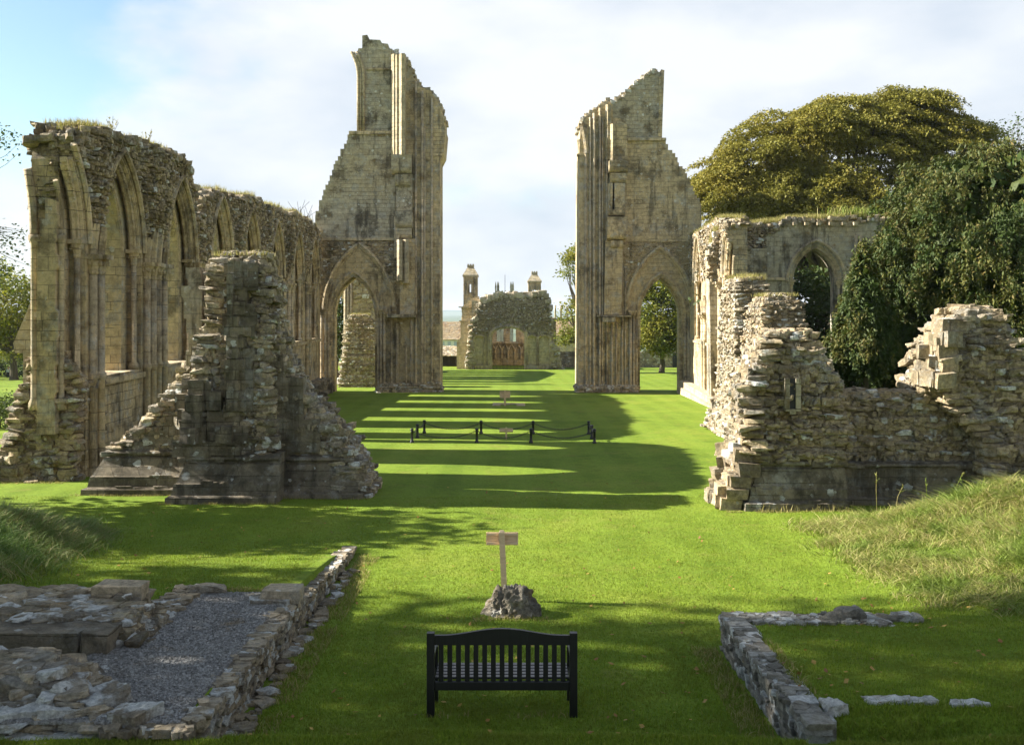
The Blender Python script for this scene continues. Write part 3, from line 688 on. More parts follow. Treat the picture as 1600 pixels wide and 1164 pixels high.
# the pier itself, its broken top sloping down to the right
top = [(612, 84), (622, 84), (622, 90), (631, 90), (633, 97), (637, 99), (639, 108), (643, 112), (645, 120), (650, 126), (652, 134), (660, 138), (672, 141), (676, 148), (682, 154), (684, 163), (689, 170), (690, 182), (694, 187), (694, 197), (696, 204)]
slab(t, 'pier_core', [(612, GB)] + top + [(693, 240), (687, 252), (687, GB)], .03, -3.6)
def splay(par, x0, x1, yt, yb, n0, n1, back=None, mat='ashlar_pale'):
    """an upright strip whose face turns to the left"""
    a, b = X_(x0, Y0), X_(x1, Y0); nb = .003 if back is None else back; mb = MB()
    mb.prism([[(a, Y0 - nb), (a, Y0 - n0), (b, Y0 - n1), (b + .25, Y0 - n1), (b + .25, Y0 - nb)]], lambda u, v, k: (u, v, k), Z_(yb, Y0), Z_(yt, Y0)); return mb.build('splayed_jamb', M[mat], par)
splay(t, 612, 617, 88, 244, .35, .75); splay(t, 618.5, 622, 90, 244, .7, .9); splay(t, 624, 630, 90, 246, .8, 1.25)
slab(t, 'buttress_strip', [(620, 374), (620, 246), (645, 246), (645, 374)], .55, .003, 'ashlar_grey')
slab(t, 'buttress_strip', [(626, 492), (626, 374), (649, 374), (649, 492)], .6, .003, 'ashlar')
for a in ((614, 645, 245, 274, 1.15), (619, 643, 275, 293, .95), (620, 646, 333, 358, 1.05), (622, 645, 358, 374, .8)): corbel(t, *a)
mb = MB(); mb.prism([px([(607, 491), (650, 491), (650, 496), (607, 496)])], FW, .003, 1.1); mb.build('ledge', M['ashlar_grey'], t)
splay(t, 621, 626, 376, 439, .75, 1.15, .61); splay(t, 631, 636, 376, 443, .85, 1.2, .61); splay(t, 617, 620, 340, 404, .5, .75)
for xx, yt, r_, n in ((650, 128, 2.0, .1), (660, 143, 2.4, .16), (664, 200, 1.3, .16), (675, 152, 1.8, .12), (685, 250, 3.0, -.2)):
    shaft(t, xx, yt, 613, n, r_, yt > 200)
for xx, yt, r_ in ((612, 500, 1.6), (621, 505, 2.2), (635, 540, 1.4), (643, 500, 1.8)): shaft(t, xx, yt, 613, .2, r_)
mb = MB(); mb.tube([FW(X_(685 + 9*q*q, Y0), Z_(246 - 48*q, Y0), -.2) for q in np.linspace(0, 1, 7)], .17, 6); mb.build('arch_springer', M['shaft'], t)
mb = MB()
P_ = px(top); tp = tops(P_)
C = []
for xx in rng(P_[0][0], P_[-1][0], .3):
    for n in rng(-3.4, .1, .45): C.append(FW(xx, float(tp(xx)) + R.gauss(.02, .07), n))
mb.stones(C, RN.uniform(.25, .5, (len(C), 3)), [np.eye(3)]*len(C)); 
mb.build('crest_stones', M['rubble_dark'], t); mb = MB()
stack(mb, [(Z_(616, Y0), quad(X_(589, Y0), X_(690, Y0), Y0-.75, Y0+2)), (Z_(606, Y0), quad(X_(590, Y0), X_(689, Y0), Y0-.6, Y0+2)), (Z_(601, Y0), quad(X_(592, Y0), X_(688, Y0), Y0-.3, Y0+2))], (.2, .3), (.3, .7), (-.05, .08), .4)
mb.build('footing_stones', M['rubble_dark'], t)

t = thing('crossing_pier', 'shorter right crossing pier with jagged top and pointed arch framing a green tree', 'ruin', (X_(980, Y0), Y0, gzf(9, Y0)))
RS = [(968, GB), (968, 378), (1096, 378), (1098, 430), (1098, GB)]
tower(t, -1, (1033, 36, 494, 430), (1031, 52, 486, 386), RS)
HC_ = (X_(1031, Y0), 54*K, Z_(486, Y0), Z_(383, Y0))
mb = MB(); fill(mb, lambda u, v: ~in_arch(*HC_, u, v) & (v > Z_(470, Y0)), (X_(975, Y0), X_(1098, Y0), Z_(470, Y0), Z_(366, Y0)), (0, Y0, 0), (1, 0, 0), (0, 0, 1), (0, -1, 0), (.16, .3), (.25, .6), (.02, .18), .3, True, .08, .09)
mb.build('rubble_core', M['rubble'], t)
slab(t, 'gable_wall', [(975, 378), (975, 216), (1040, 216)] + stair((1040, 221), (1095, 318), 15, 4) + [(1096, 378)], .14, -1.2, 'ashlar')
slab(t, 'upper_wall', [(955, 220), (955, 158), (962, 158), (962, 153), (976, 151), (978, 143), (985, 140), (987, 134), (995, 131), (997, 126), (1006, 122), (1007, 117), (1016, 112), (1031, 113), (1033, 109), (1038, 110), (1034, 220)], .02, -1.1, 'ashlar_grey')
slab(t, 'side_strip', [(1028, 217), (1030, 122), (1037, 110), (1034, 217)], .16, .023, 'ashlar')
mb = MB(); mb.prism([px([(980, 217), (1040, 217), (1040, 221), (980, 221)])], FW, .1, .35); mb.build('string_course', M['shaft'], t)
top = [(907, 198), (912, 186), (918, 181), (922, 178), (928, 174), (935, 172), (936, 166), (944, 163), (944, 159), (956, 159), (958, 185), (968, 185), (978, 190), (980, 216)]
slab(t, 'pier_core', [(903, GB), (905, 252)] + top + [(990, 378), (990, GB)], .03, -3.6)
slab(t, 'buttress_strip', [(958, 254), (958, 200), (964, 192), (978, 196), (979, 254)], .6, .003, 'ashlar'); splay(t, 951, 956, 196, 254, .3, .7, mat='ashlar'); splay(t, 946, 949, 165, 250, .25, .4, mat='ashlar')
for a in ((950, 979, 254, 272, 1.1), (952, 977, 273, 288, .9), (949, 975, 330, 339, .95), (947, 976, 341, 376, 1.05), (953, 972, 377, 389, .75)): corbel(t, *a, mat='ashlar')
slab(t, 'buttress_strip', [(955, 330), (956, 288), (975, 288), (974, 330)], .8, .003, 'ashlar'); splay(t, 949, 953, 288, 330, .4, .8, mat='ashlar')
slab(t, 'buttress_strip', [(943, 492), (945, 377), (972, 377), (970, 492)], .5, .003, 'ashlar')
mb = MB(); mb.prism([px([(940, 496), (960, 496), (960, 503), (940, 503)])], FW, .003, .95); mb.prism([px([(932, 493), (985, 493), (985, 495), (932, 495)])], FW, .003, .7); mb.build('ledge', M['ashlar_grey'], t)
for xx, yt, r_, n in ((908, 250, 3.0, -.2), (915, 196, 2.2, .05), (922, 184, 1.6, .1), (928, 178, 2.2, .14), (937, 170, 2.0, .18), (941, 185, 1.3, .18), (948, 200, 1.8, .1)):
    shaft(t, xx, yt, 613, n, r_, yt > 240)
for xx, yt, r_ in ((956, 505, 1.6), (963, 505, 1.3), (972, 400, 1.5), (977, 420, 1.2), (984, 495, 1.6)): shaft(t, xx, yt, 613, .15, r_)
mb = MB(); mb.tube([FW(X_(908 - 3*q*q, Y0), Z_(246 - 28*q, Y0), -.2) for q in np.linspace(0, 1, 5)], .2, 6); mb.tube([FW(X_(916 - 7*q*q, Y0), Z_(240 - 44*q, Y0), .05) for q in np.linspace(0, 1, 5)], .2, 6); mb.build('arch_springer', M['shaft'], t)
mb = MB(); C = []
P_ = px(top); tp = tops(P_)
for xx in rng(P_[0][0], P_[-5][0], .3):
    for n in rng(-3.4, .1, .45): C.append(FW(xx, float(tp(xx)) + R.gauss(.02, .07), n))
mb.stones(C, RN.uniform(.25, .5, (len(C), 3)), [np.eye(3)]*len(C)); mb.build('crest_stones', M['rubble_dark'], t); mb = MB(); C = []
P2 = tops(px([(955, 158), (976, 150), (995, 130), (1016, 113), (1030, 113)]))
for xx in rng(X_(957, Y0), X_(1030, Y0), .3):
    for n in (-.9, -.5, -.1): C.append(FW(xx, float(P2(xx)) + R.gauss(0, .07), n))
mb.stones(C, RN.uniform(.25, .5, (len(C), 3)), [np.eye(3)]*len(C))
mb.build('crest_stones', M['rubble_dark'], t); mb = MB()
stack(mb, [(Z_(617, Y0), quad(X_(899, Y0), X_(996, Y0), Y0-.75, Y0+2)), (Z_(607, Y0), quad(X_(901, Y0), X_(995, Y0), Y0-.6, Y0+2)), (Z_(602, Y0), quad(X_(903, Y0), X_(994, Y0), Y0-.3, Y0+2))], (.2, .3), (.3, .7), (-.05, .08), .4)
mb.build('footing_stones', M['rubble_dark'], t)

# ================================================================== NAVE WALL beyond, chapel wall, stumps
t = thing('nave_wall', 'ruined nave wall with window openings standing behind the left crossing pier', 'wall', (-13.6, 110, gzf(-13, 110)))
mb = MB(); NWp = lambda u, v, n: (-14.0 - .012*(u-98) + n, u, v)
mb.prism([[(96, -5), (96, 6.2), (99, 7.2), (104, 7.5), (112, 8), (120, 8.4), (129, 7.6), (130, -5)]] + [arch_loop(c, 1.2, 4.6, 6.6, .8) for c in (100, 106, 112, 118, 124.5)], NWp, 0, -1.2); mb.build('masonry', M['ashlar'], t)
for c in (100, 106, 112, 118, 124.5):
    mb = MB(); mb.tube([NWp(u, v, .05) for u, v in arch_line(c, 1.35, 4.6, 6.8)], .1, 6); mb.build('window_arch', M['shaft'], t)

t = thing('rubble_pier', 'conical rubble stump seen through the left crossing arch', 'ruin', (-12.6, 87, gzf(-12.6, 87)))
mb = MB(); Yq = 86.0; q = lambda a, b, y0=85.7, y1=88.6: quad(X_(a, Yq), X_(b, Yq), y0, y1)
stack(mb, [(-2.35, q(529, 592)), (-1.4, q(532, 592)), (0, q(534, 590)), (2, q(537, 588, 86, 88.3)), (3.2, q(541, 583, 86.2, 88)), (3.7, q(546, 572, 86.4, 87.8))], (.15, .28), (.2, .5), (-.1, .14), .45, True, .12, .1, .08)
mb.build('rubble_core', M['rubble_pale'], t)
P = np.array([(X_(R.uniform(545, 575), Yq), R.uniform(86.4, 87.8), 3.75) for _ in range(500)]); turf(t, P, .25)
t = thing('transept_wall', 'pale ashlar wall fragment with lit shafts, rising behind the conical rubble stump', 'wall', (-13, 92, gzf(-13, 92)))
Yq = 92.; mb = MB(); mb.prism([[(X_(540, Yq), -4), (X_(540, Yq), 6.9), (X_(552, Yq), 7.4), (X_(575, Yq), 7.2), (X_(592, Yq), 6.6), (X_(600, Yq), -4)]], lambda u, v, n: (u, Yq - n, v), 0, -1.2); mb.build('masonry', M['ashlar_grey'], t)
for xx in (540, 544, 549): 
    mb = MB(); mb.lathe(X_(xx, Yq), Yq - .15, [(.16, -2.6), (.13, 6.6)], 8); mb.build('shaft', M['ashlar_pale'], t, True)
mb = MB(); fill(mb, lambda u, v: np.ones(u.shape, bool), (X_(553, Yq), X_(592, Yq), -2.4, 6.8), (0, Yq, 0), (1, 0, 0), (0, 0, 1), (0, -1, 0), (.3, .5), (.5, 1.1), (0, .2), .4, True, .05); mb.build('rubble_core', M['rubble_pale'], t)

# chapel wall with the pointed arch (faces the camera)
Yc = 62.5; CW = lambda u, v, n: (u, Yc - n, v); cx_ = lambda p: X_(p, Yc); cz_ = lambda p: Z_(p, Yc)
t = thing('chapel_wall', 'grey chapel wall with a deep pointed arch, half hidden by the yews on the right', 'wall', (cx_(1275), Yc, gzf(18, Yc)))
out = [(cx_(1112), -3.2), (cx_(1108), cz_(392)), (cx_(1120), cz_(362)), (cx_(1196), cz_(352)), (cx_(1225), cz_(350)), (cx_(1226), cz_(346)), (cx_(1400), cz_(345)), (cx_(1480), cz_(360)), (cx_(1480), -3.2)]
ca, chw = cx_(1275), 1.6
mb = MB(); mb.prism([out, arch_loop(ca, chw, cz_(440), cz_(381), .4)], CW, 0, -.5); mb.prism([out, arch_loop(ca, chw-.35, cz_(440), cz_(390), .396)], CW, -.503, -1.2); mb.build('masonry', M['ashlar_grey'], t)
wa = window_arch(t, CW, ca, chw, chw-.35, cz_(440), cz_(381), cz_(390), .4, .5)
mb = MB(); mb.prism([[(cx_(1196), cz_(438)), (ca-chw-.3, cz_(438)), (ca-chw-.3, cz_(434)), (cx_(1196), cz_(434))]], CW, .003, .12); mb.build('string_course', M['shaft'], t)
for xx in (1240, 1258, 1277, 1296, 1316, 1334):
    mb = MB(); mb.prism([[(cx_(xx-3), cz_(353)), (cx_(xx+3), cz_(353)), (cx_(xx+3), cz_(348)), (cx_(xx-3), cz_(348))]], CW, .003, .4); mb.build('corbel', M['shaft'], t)
mb = MB(); mb.prism([[(cx_(1139), -2.4), (cx_(1139), cz_(389)), (cx_(1196), cz_(389)), (cx_(1196), -2.4)]], CW, .003, .45); mb.prism([[(cx_(1138), cz_(392)), (cx_(1138), cz_(387)), (cx_(1170), cz_(387)), (cx_(1170), cz_(392))]], CW, .453, .6); mb.build('pilaster', M['ashlar_grey'], t)
for xx in (1336, 1343):
    mb = MB(); mb.lathe(cx_(xx), Yc - .15, [(.3, -2), (.3, -1.2), (.14, -.9), (.11, cz_(368))], 8); mb.build('shaft', M['shaft'], t, True)
mb = MB(); tp = tops([(cx_(1108), cz_(392)), (cx_(1120), cz_(362)), (cx_(1196), cz_(352)), (cx_(1225), cz_(348))])
fill(mb, lambda u, v: (v < tp(u)) & ((v > cz_(388)) & (u < cx_(1196)) | (v > cz_(352 + 0) - (cx_(1232) - u)*.55) & (u >= cx_(1196)) | (u < cx_(1138)) & (v > cz_(440))), (cx_(1110), cx_(1228), cz_(440), cz_(345)), (0, Yc, 0), (1, 0, 0), (0, 0, 1), (0, -1, 0), (.14, .28), (.2, .55), (.02, .25), .4, True, .1, .1)
C = [(u + R.gauss(0, .05), Yc + n, float(tops(out[1:-1])(u)) + R.gauss(.04, .06)) for u in rng(cx_(1110), cx_(1475), .3) for n in (0, .35, .7, 1.05)]
mb.stones(C, RN.uniform(.2, .46, (len(C), 3)), [np.eye(3)]*len(C)); mb.build('rubble_core', M['rubble'], t)
P = [(u, Yc + n, float(tops(out[1:-1])(u)) + .1) for u, n in zip(RN.uniform(cx_(1112), cx_(1470), 9000), RN.uniform(-.05, 1.2, 9000)) if wob(u, n, .8, 6) > -.3]
turf(t, P, .38); P = [(u, Yc + R.uniform(0, 1), float(tops(out[1:-1])(u)) + .1) for u in RN.normal(cx_(1345), 1.0, 420)]
mb = MB(); blades(mb, P, 1.1, .05, .35, 3); blades(mb, [(cx_(1170) + R.gauss(0, .5), Yc-.3, cz_(437) + 0) for _ in range(10)], .4, .04, .4, 3); mb.build('tall_dry_grass', M['long'], t)

def rubble_thing(name, label, cat, keysets, loc, mat, **kw):
    t = thing(name, label, cat, loc); mb = MB()
    for kset in keysets: stack(mb, kset, **kw)
    mb.build('rubble_core', M[mat], t); return t
t = rubble_thing('rubble_stump', 'tall pale rubble stump topped with grass, in front of the right chapel wall', 'ruin',
    [[(-1.4, quad(10.9, 13.1, 50, 54)), (0, quad(11.0, 13.0, 50, 54)), (3, quad(11.1, 12.9, 50.1, 53.8)), (5.2, quad(11.1, 12.75, 50.2, 53.6)), (5.75, quad(11.3, 12.55, 50.5, 53))]], (12, 52, -1.4), 'rubble_pale', h=(.12, .22), w=(.16, .42), jit=.1, tilt=.1)
P = [(R.uniform(11.3, 12.7), R.uniform(50.3, 53.3), 5.7) for _ in range(900)]; turf(t, P, .36)
t = rubble_thing('rubble_stump', 'rounded shorter rubble stump just right of the tall pale stump', 'ruin',
    [[(-1.3, quad(11.2, 13.5, 46, 49.5)), (3, quad(11.3, 13.4, 46.1, 49.4)), (4.4, quad(11.5, 13.25, 46.2, 49.2)), (4.9, quad(11.8, 12.9, 46.6, 48.8))]], (12.3, 47.7, -1.3), 'rubble', h=(.11, .2), w=(.15, .38), jit=.1, tilt=.12)
P = [(R.uniform(11.6, 13.2), R.uniform(46.4, 49), 4.85) for _ in range(700)]; turf(t, P, .18)
t = rubble_thing('rubble_footing', 'low lit rubble footing stretching along the lawn edge behind the right ruin', 'ruin',
    [[(-1.1, quad(8.9, 11.6, 36, 47)), (-.2, quad(9.3, 11.8, 36.2, 47)), (.8, quad(10.0, 12, 37, 47)), (2.0, quad(10.6, 12.2, 38.5, 47)), (2.8, quad(11.0, 12.3, 41, 47))]], (10.6, 42, -1.1), 'rubble_pale', h=(.16, .28), w=(.25, .6))
# ================================================================== FRONT RUINS
NEAR = True
def plinth(par, name, x0, x1, y0, y1, zb, zt, bat, mat='ashlar_dark', left=True, right=True):
    """battered base: footing slab, sloping courses, roll moulding, square top"""
    H = zt - zb
    prof = [(.16, zb), (.15, zb + .16*H), (.03, zb + .20*H), (-.02, zb + .42*H), (-.06, zb + .44*H), (-bat*.8, zb + .80*H), (-bat, zb + .82*H), (-bat, zb + .86*H)]
    a = .10
    prof += [(-bat + a*s, zb + .86*H + .11*H*q) for s, q in ((.5, .1), (.95, .35), (1, .55), (.8, .8), (.3, 1))] + [(-bat - .04, zt)]
    mb = MB(); rings = []
    for o, z in prof:
        l, r_ = (o if left else 0), (o if right else 0)
        rings.append([(x0 - l, y0 - o, z), (x1 + r_, y0 - o, z), (x1 + r_, y1, z), (x0 - l, y1, z)])
    mb.loft(rings)
    # hairline breaks: chipped blocks along the edges
    C = []; S = []
    for i in range(int((x1-x0)*4)):
        x = R.uniform(x0, x1); k = R.choice([.18, .43, .9]); o = np.interp(zb + k*H, [p[1] for p in prof], [p[0] for p in prof])
        C.append((x, y0 - o + .03, zb + k*H)); S.append((R.uniform(.15, .5), .09, R.uniform(.05, .16)))
    mb.stones(C, S, [np.eye(3)]*len(C), True, .12); return mb.build(name, M[mat], par)
gl = -.72
t = thing('buttress_ruin', 'dark lichen-spotted buttress ruin with stepped sides standing alone on the left lawn', 'ruin', (-7.3, 27, gl))
plinth(t, 'plinth', -8.5, -5.85, 25.9, 28.0, gl, .52, .30, right=False)
plinth(t, 'plinth', -11.2, -8.2, 27.3, 29.2, gl-.03, .46, .36, right=False)
plinth(t, 'plinth', -6.0, -3.95, 26.7, 28.7, gl-.03, .38, .22, left=False)
mb = MB()
Xq = lambda p, y=26.4: X_(p, y); Zq = lambda p, y=26.4: Z_(p, y)
ck = [(715, 298, 425, 26.25), (660, 301, 424, 26.3), (600, 305, 423, 26.3), (560, 306, 421, 26.35), (524, 309, 420, 26.4), (515, 316, 419, 26.55), (470, 317, 418, 26.6), (440, 317, 415, 26.65), (425, 317, 408, 26.7), (405, 322, 404, 26.9), (395, 332, 398, 27.1)]
stack(mb, [(Zq(a), quad(Xq(b), Xq(c), y, 28.3)) for a, b, c, y in ck], (.14, .26), (.2, .5), (-.04, .08), .45, True, .09, .09, .05)
rk = [(715, 425, 556), (690, 425, 542), (655, 425, 520), (625, 425, 487), (590, 420, 458), (550, 415, 440), (525, 415, 428)]
stack(mb, [(Z_(a, 27.2), quad(X_(b, 27.2), X_(c, 27.2), 27.0, 28.5)) for a, b, c in rk], (.15, .26), (.2, .5), (-.04, .08), .45, True, .09, .09, .06)
stack(mb, [(gl-.05, quad(-4.6, -3.55, 26.75, 28.7)), (-.3, quad(-4.6, -3.75, 26.8, 28.6)), (.4, quad(-4.6, -4.05, 26.9, 28.5)), (.5, quad(-4.6, -4.1, 27, 28.4))], (.16, .26), (.2, .5), (-.03, .12), .4, True, .1, .09)
lk = [(703, 168, 300), (690, 190, 300), (665, 218, 300), (635, 247, 300), (600, 276, 300), (572, 293, 300)]
stack(mb, [(Z_(a, 27.9), quad(X_(b, 27.9), X_(c, 27.9), 27.75, 28.9)) for a, b, c in lk], (.16, .26), (.2, .5), (-.05, .1), .4, True, .09, .09, .06)
mb.build('rubble_core', M['rubble_dark'], t)
mb = MB()
mb.prism([[(X_(a, 27.7), Z_(b, 27.7)) for a, b in ((205, 704), (205, 690), (232, 690), (232, 672), (255, 672), (255, 648), (278, 648), (278, 612), (292, 612), (292, 572), (306, 572), (306, 704))]], lambda u, v, n: (u, 27.68 - n, v), 0, -.5)
mb.build('ashlar_facing', M['ashlar_dark'], t)
mb = MB()
jl = [(291, 572), (291, 548), (296, 548), (296, 520), (292, 520), (292, 498), (288, 498), (288, 470), (284, 462), (284, 447), (295, 447), (295, 436), (291, 436), (291, 418), (312, 418), (316, 440), (316, 572)]
mb.prism([[(X_(a, 27.5), Z_(b, 27.5)) for a, b in jl]], lambda u, v, n: (u, 27.45 - n, v), 0, -.8); mb.build('broken_jamb', M['ashlar_grey'], t)
mb = MB()
stack(mb, [(Zq(640), quad(Xq(361), Xq(386), 26.15, 27)), (Zq(524), quad(Xq(361), Xq(386), 26.2, 27)), (Zq(415), quad(Xq(362), Xq(386), 26.45, 27))], (.28, .42), (.35, .5), (0, .03), .3, True, .01, .03, .01, gap=.015)
mb.box(Xq(361), Xq(369), 26.0, 26.3, Zq(610), Zq(428)); mb.build('ashlar_rib', M['ashlar_dark'], t)
mb = MB(); x0, x1 = X_(425, 26.9), X_(500, 26.9)
mb.prism([[(x0, Z_(706, 26.9)), (x1, Z_(706, 26.9)), (x1, Z_(655, 26.9)), (X_(474, 26.9), Z_(655, 26.9)), (X_(474, 26.9), Z_(590, 26.9)), (X_(446, 26.9), Z_(590, 26.9)), (X_(442, 26.9), Z_(555, 26.9)), (X_(430, 26.9), Z_(555, 26.9)), (X_(430, 26.9), Z_(600, 26.9)), (x0, Z_(600, 26.9))]], lambda u, v, n: (u, 26.86 - n, v), 0, -.4); mb.build('ashlar_facing', M['ashlar_dark'], t)
mb = MB()   # squared blocks facing the lower buttress
stack(mb, [(Zq(712), quad(Xq(294), Xq(372), 26.12, 26.8)), (Zq(660), quad(Xq(296), Xq(368), 26.12, 26.8)), (Zq(600), quad(Xq(303), Xq(335), 26.2, 26.8))], (.36, .44), (.5, .95), (-.02, .06), .4, True, .02, .04, .02, gap=.02)
mb.build('ashlar_facing', M['ashlar_dark'], t)
P = [(R.uniform(Xq(320), Xq(410)), R.uniform(26.8, 28.1), Zq(397)) for _ in range(330)]
turf(t, P, .14)

g2 = -.655
t = thing('chapel_ruin', 'pale rubble ruin on the right with low middle wall between two stumps and dark plinth', 'ruin', (8.5, 26, g2))
plinth(t, 'plinth', 5.85, 8.2, 24.8, 27.2, g2, .57, .26, right=False)
plinth(t, 'plinth', 8.0, 11.7, 25.7, 27.0, g2-.02, .40, .05, left=False, right=False)
plinth(t, 'plinth', 11.35, 14.2, 24.9, 27.0, g2, .02, .2)
mb = MB(); z = lambda p: Z_(p, 25.2)
def q(a, b, y0, y1):
    x0, x1 = X_(a, 25.2), X_(b, 25.2); return [(x0, y0), (x1, y0), (x1 + .3, y1), (x0 + .75*(X_(a, y1) - X_(a, y0)), y1)]
stack(mb, [(z(722), q(1172, 1316, 24.95, 28.3)), (z(690), q(1160, 1320, 25, 28.4)), (z(650), q(1153, 1318, 25.05, 28.3)), (z(605), q(1156, 1310, 25.1, 28.2)), (z(575), q(1175, 1295, 25.15, 27.9)), (z(545), q(1190, 1282, 25.2, 27.5)), (z(520), q(1200, 1271, 25.3, 27.2))], (.14, .26), (.2, .52), (-.04, .08), .5, True, .1, .09, .07)
q = lambda a, b, y0, y1: quad(X_(a, 26), X_(b, 26), y0, y1); z = lambda p: Z_(p, 26.)
stack(mb, [(z(726), q(1300, 1540, 25.85, 27.2)), (z(680), q(1300, 1540, 25.9, 27.2)), (z(645), q(1295, 1540, 25.95, 27.2)), (z(618), q(1290, 1540, 26.05, 27.1))], (.14, .25), (.18, .5), (-.05, .1), .45, True, .09, .09, .04)
stack(mb, [(z(640), q(1290, 1335, 25.9, 27.2)), (z(595), q(1288, 1303, 26, 27.1))], (.15, .25), (.2, .4), (-.08, .1), .4)
stack(mb, [(z(640), q(1425, 1500, 25.9, 27.2)), (z(598), q(1440, 1500, 25.9, 27.2)), (z(560), q(1466, 1500, 25.9, 27.2))], (.2, .3), (.25, .5), (-.05, .08), .4)
q = lambda a, b, y0, y1: quad(X_(a, 25.3), X_(b, 25.3), y0, y1); z = lambda p: Z_(p, 25.3)
stack(mb, [(z(760), q(1535, 1660, 25.2, 27.4)), (z(690), q(1535, 1655, 25.25, 27.4)), (z(640), q(1495, 1640, 25.35, 27.4)), (z(600), q(1462, 1612, 25.4, 27.4)), (z(560), q(1472, 1604, 25.5, 27.3)), (z(522), q(1484, 1596, 25.6, 27.2)), (z(515), q(1500, 1592, 25.6, 27.2)), (z(488), q(1517, 1583, 25.8, 27))], (.15, .27), (.2, .55), (-.04, .08), .5, True, .1, .09, .07)
mb.build('rubble_core', M['rubble'], t)
mb = MB()
stack(mb, [(g2-.05, quad(5.02, 6.0, 25.0, 26.3)), (-.3, quad(5.27, 6.0, 25.05, 26.4)), (.1, quad(5.5, 6.0, 25.1, 26.5)), (.55, quad(5.78, 6.1, 25.1, 26.6))], (.26, .34), (.35, .6), (-.06, .08), .45, True, .05, .07, .05)
mb.build('corner_blocks', M['rubble'], t); mb = MB()
stack(mb, [(z(605), q(1462, 1478, 25.3, 26.2)), (z(530), q(1472, 1492, 25.4, 26.2)), (z(512), q(1490, 1510, 25.5, 26.3))], (.3, .4), (.4, .5), (0, .03), .4, True, .03, .04)
mb.build('corner_blocks', M['rubble'], t)
mb = MB()   # narrow slit in the stump
xx = X_(1238, 25.05); mb.box(xx - .22, xx - .1, 24.9, 25.2, z(640), z(590)); mb.box(xx + .05, xx + .17, 24.9, 25.2, z(640), z(590)); mb.box(xx - .099, xx + .049, 24.92, 25.2, z(645), z(637)); mb.build('slit_frame', M['ashlar_grey'], t)
mb = MB(); mb.box(xx - .099, xx + .049, 24.96, 25.2, z(636), z(590)); mb.build('slit_shade_block', M['opening_shade'], t)  # solid near-black block painted in place of the slit's shaded depth
P = [(R.uniform(5.9, 14), 24.6 + R.uniform(-.1, .1), g2) for _ in range(500)]; turf(t, P, .2)

# ================================================================== LADY CHAPEL and the town beyond
NEAR = False
Yl = 133.; lx = lambda p: X_(p, Yl); lz = lambda p: Z_(p, Yl); LWm = lambda u, v, n: (u, Yl - n, v)
t = thing('lady_chapel', 'far roofless chapel with wide low arch and rubble gable at the lawn end', 'ruin', (0, Yl, gzf(0, Yl)))
def flat_arch(x0, x1, sp, ap, n=10):
    c = (x0+x1)/2; h = (x1-x0)/2; return [(c + h*math.cos(a), sp + (ap-sp)*math.sin(a)**.8) for a in np.linspace(0, PI, n)]
A = [(lx(768), -4), (lx(820), -4)] + flat_arch(lx(768), lx(820), lz(525), lz(512))
low = [(lx(737), -5), (lx(737), lz(525)), (lx(862), lz(525)), (lx(862), -5)]
gab = [(lx(735), lz(525)), (lx(733), lz(517)), (lx(742), lz(497)), (lx(745), lz(484)), (lx(752), lz(470)), (lx(765), lz(464)), (lx(790), lz(460)), (lx(812), lz(461)), (lx(835), lz(459)), (lx(851), lz(457)), (lx(856), lz(468)), (lx(860), lz(482)), (lx(863), lz(488)), (lx(863), lz(525))]
A2 = [p for p in A]
mb = MB(); mb.prism([[(lx(737), -5), (lx(737), lz(470)), (lx(858), lz(470)), (lx(862), -5)], A], LWm, 0, -1.5); mb.build('front_wall', M['ashlar_cream'], t)
mb = MB(); tpg = tops(gab[1:-1])
fill(mb, lambda u, v: in_poly(gab, u, v) & ~in_poly([(a*1.0 if 1 else a, b) for a, b in [(lx(764), -4), (lx(824), -4)] + flat_arch(lx(764), lx(824), lz(527), lz(507))], u, v), (lx(733), lx(864), lz(526), lz(456)), (0, Yl, 0), (1, 0, 0), (0, 0, 1), (0, -1, 0), (.22, .36), (.25, .6), (.05, .45), .9, True, .1, .1)
mb.build('rubble_gable', M['rubble_far'], t); mb = MB()
C = [(u, Yl + n, float(tpg(u)) - .1 + R.gauss(0, .1)) for u in rng(lx(736), lx(862), .25) for n in (0, .5, 1, 1.4)]; mb.stones(C, RN.uniform(.5, .85, (len(C), 3)), [np.eye(3)]*len(C)); mb.build('gable_crest', M['rubble_far'], t); mb = MB()
stack(mb, [(-3.6, quad(lx(862), lx(879), Yl-.3, Yl+1.5)), (-1, quad(lx(861), lx(870), Yl-.2, Yl+1.4)), (0, quad(lx(860), lx(865), Yl-.1, Yl+1.2))], (.25, .45), (.3, .8), (-.1, .2), .5)
mb.build('broken_flank', M['rubble_far'], t); mb = MB()
stack(mb, [(-3.6, quad(lx(727), lx(738), Yl-.4, Yl+1.5)), (-1, quad(lx(731), lx(738), Yl-.3, Yl+1.4)), (1, quad(lx(733), lx(738), Yl-.1, Yl+1.2))], (.25, .45), (.3, .8), (-.1, .2), .5)
mb.build('broken_flank', M['rubble_far'], t)
for p0, p1, a in ((740, 757, 1), (757, 768, 0), (822, 840, 1), (840, 860, 1)):
    mb = MB()
    if a: mb.tube([LWm(lx(p0), -3.3, .15), LWm(lx(p0), lz(532), .15)] + [LWm(u, v, .15) for u, v in flat_arch(lx(p0), lx(p1), lz(532), lz(524))[::-1]] + [LWm(lx(p1), lz(532), .15), LWm(lx(p1), -3.3, .15)], .16, 6); mb.build('blind_arch', M['shaft'], t)
mb = MB(); mb.tube([LWm(lx(766), -3.4, .1), LWm(lx(766), lz(526), .1)] + [LWm(u, v, .1) for u, v in flat_arch(lx(766), lx(822), lz(526), lz(510))[::-1]] + [LWm(lx(822), -3.4, .1)], .3, 6); mb.build('arch_moulding', M['shaft'], t)
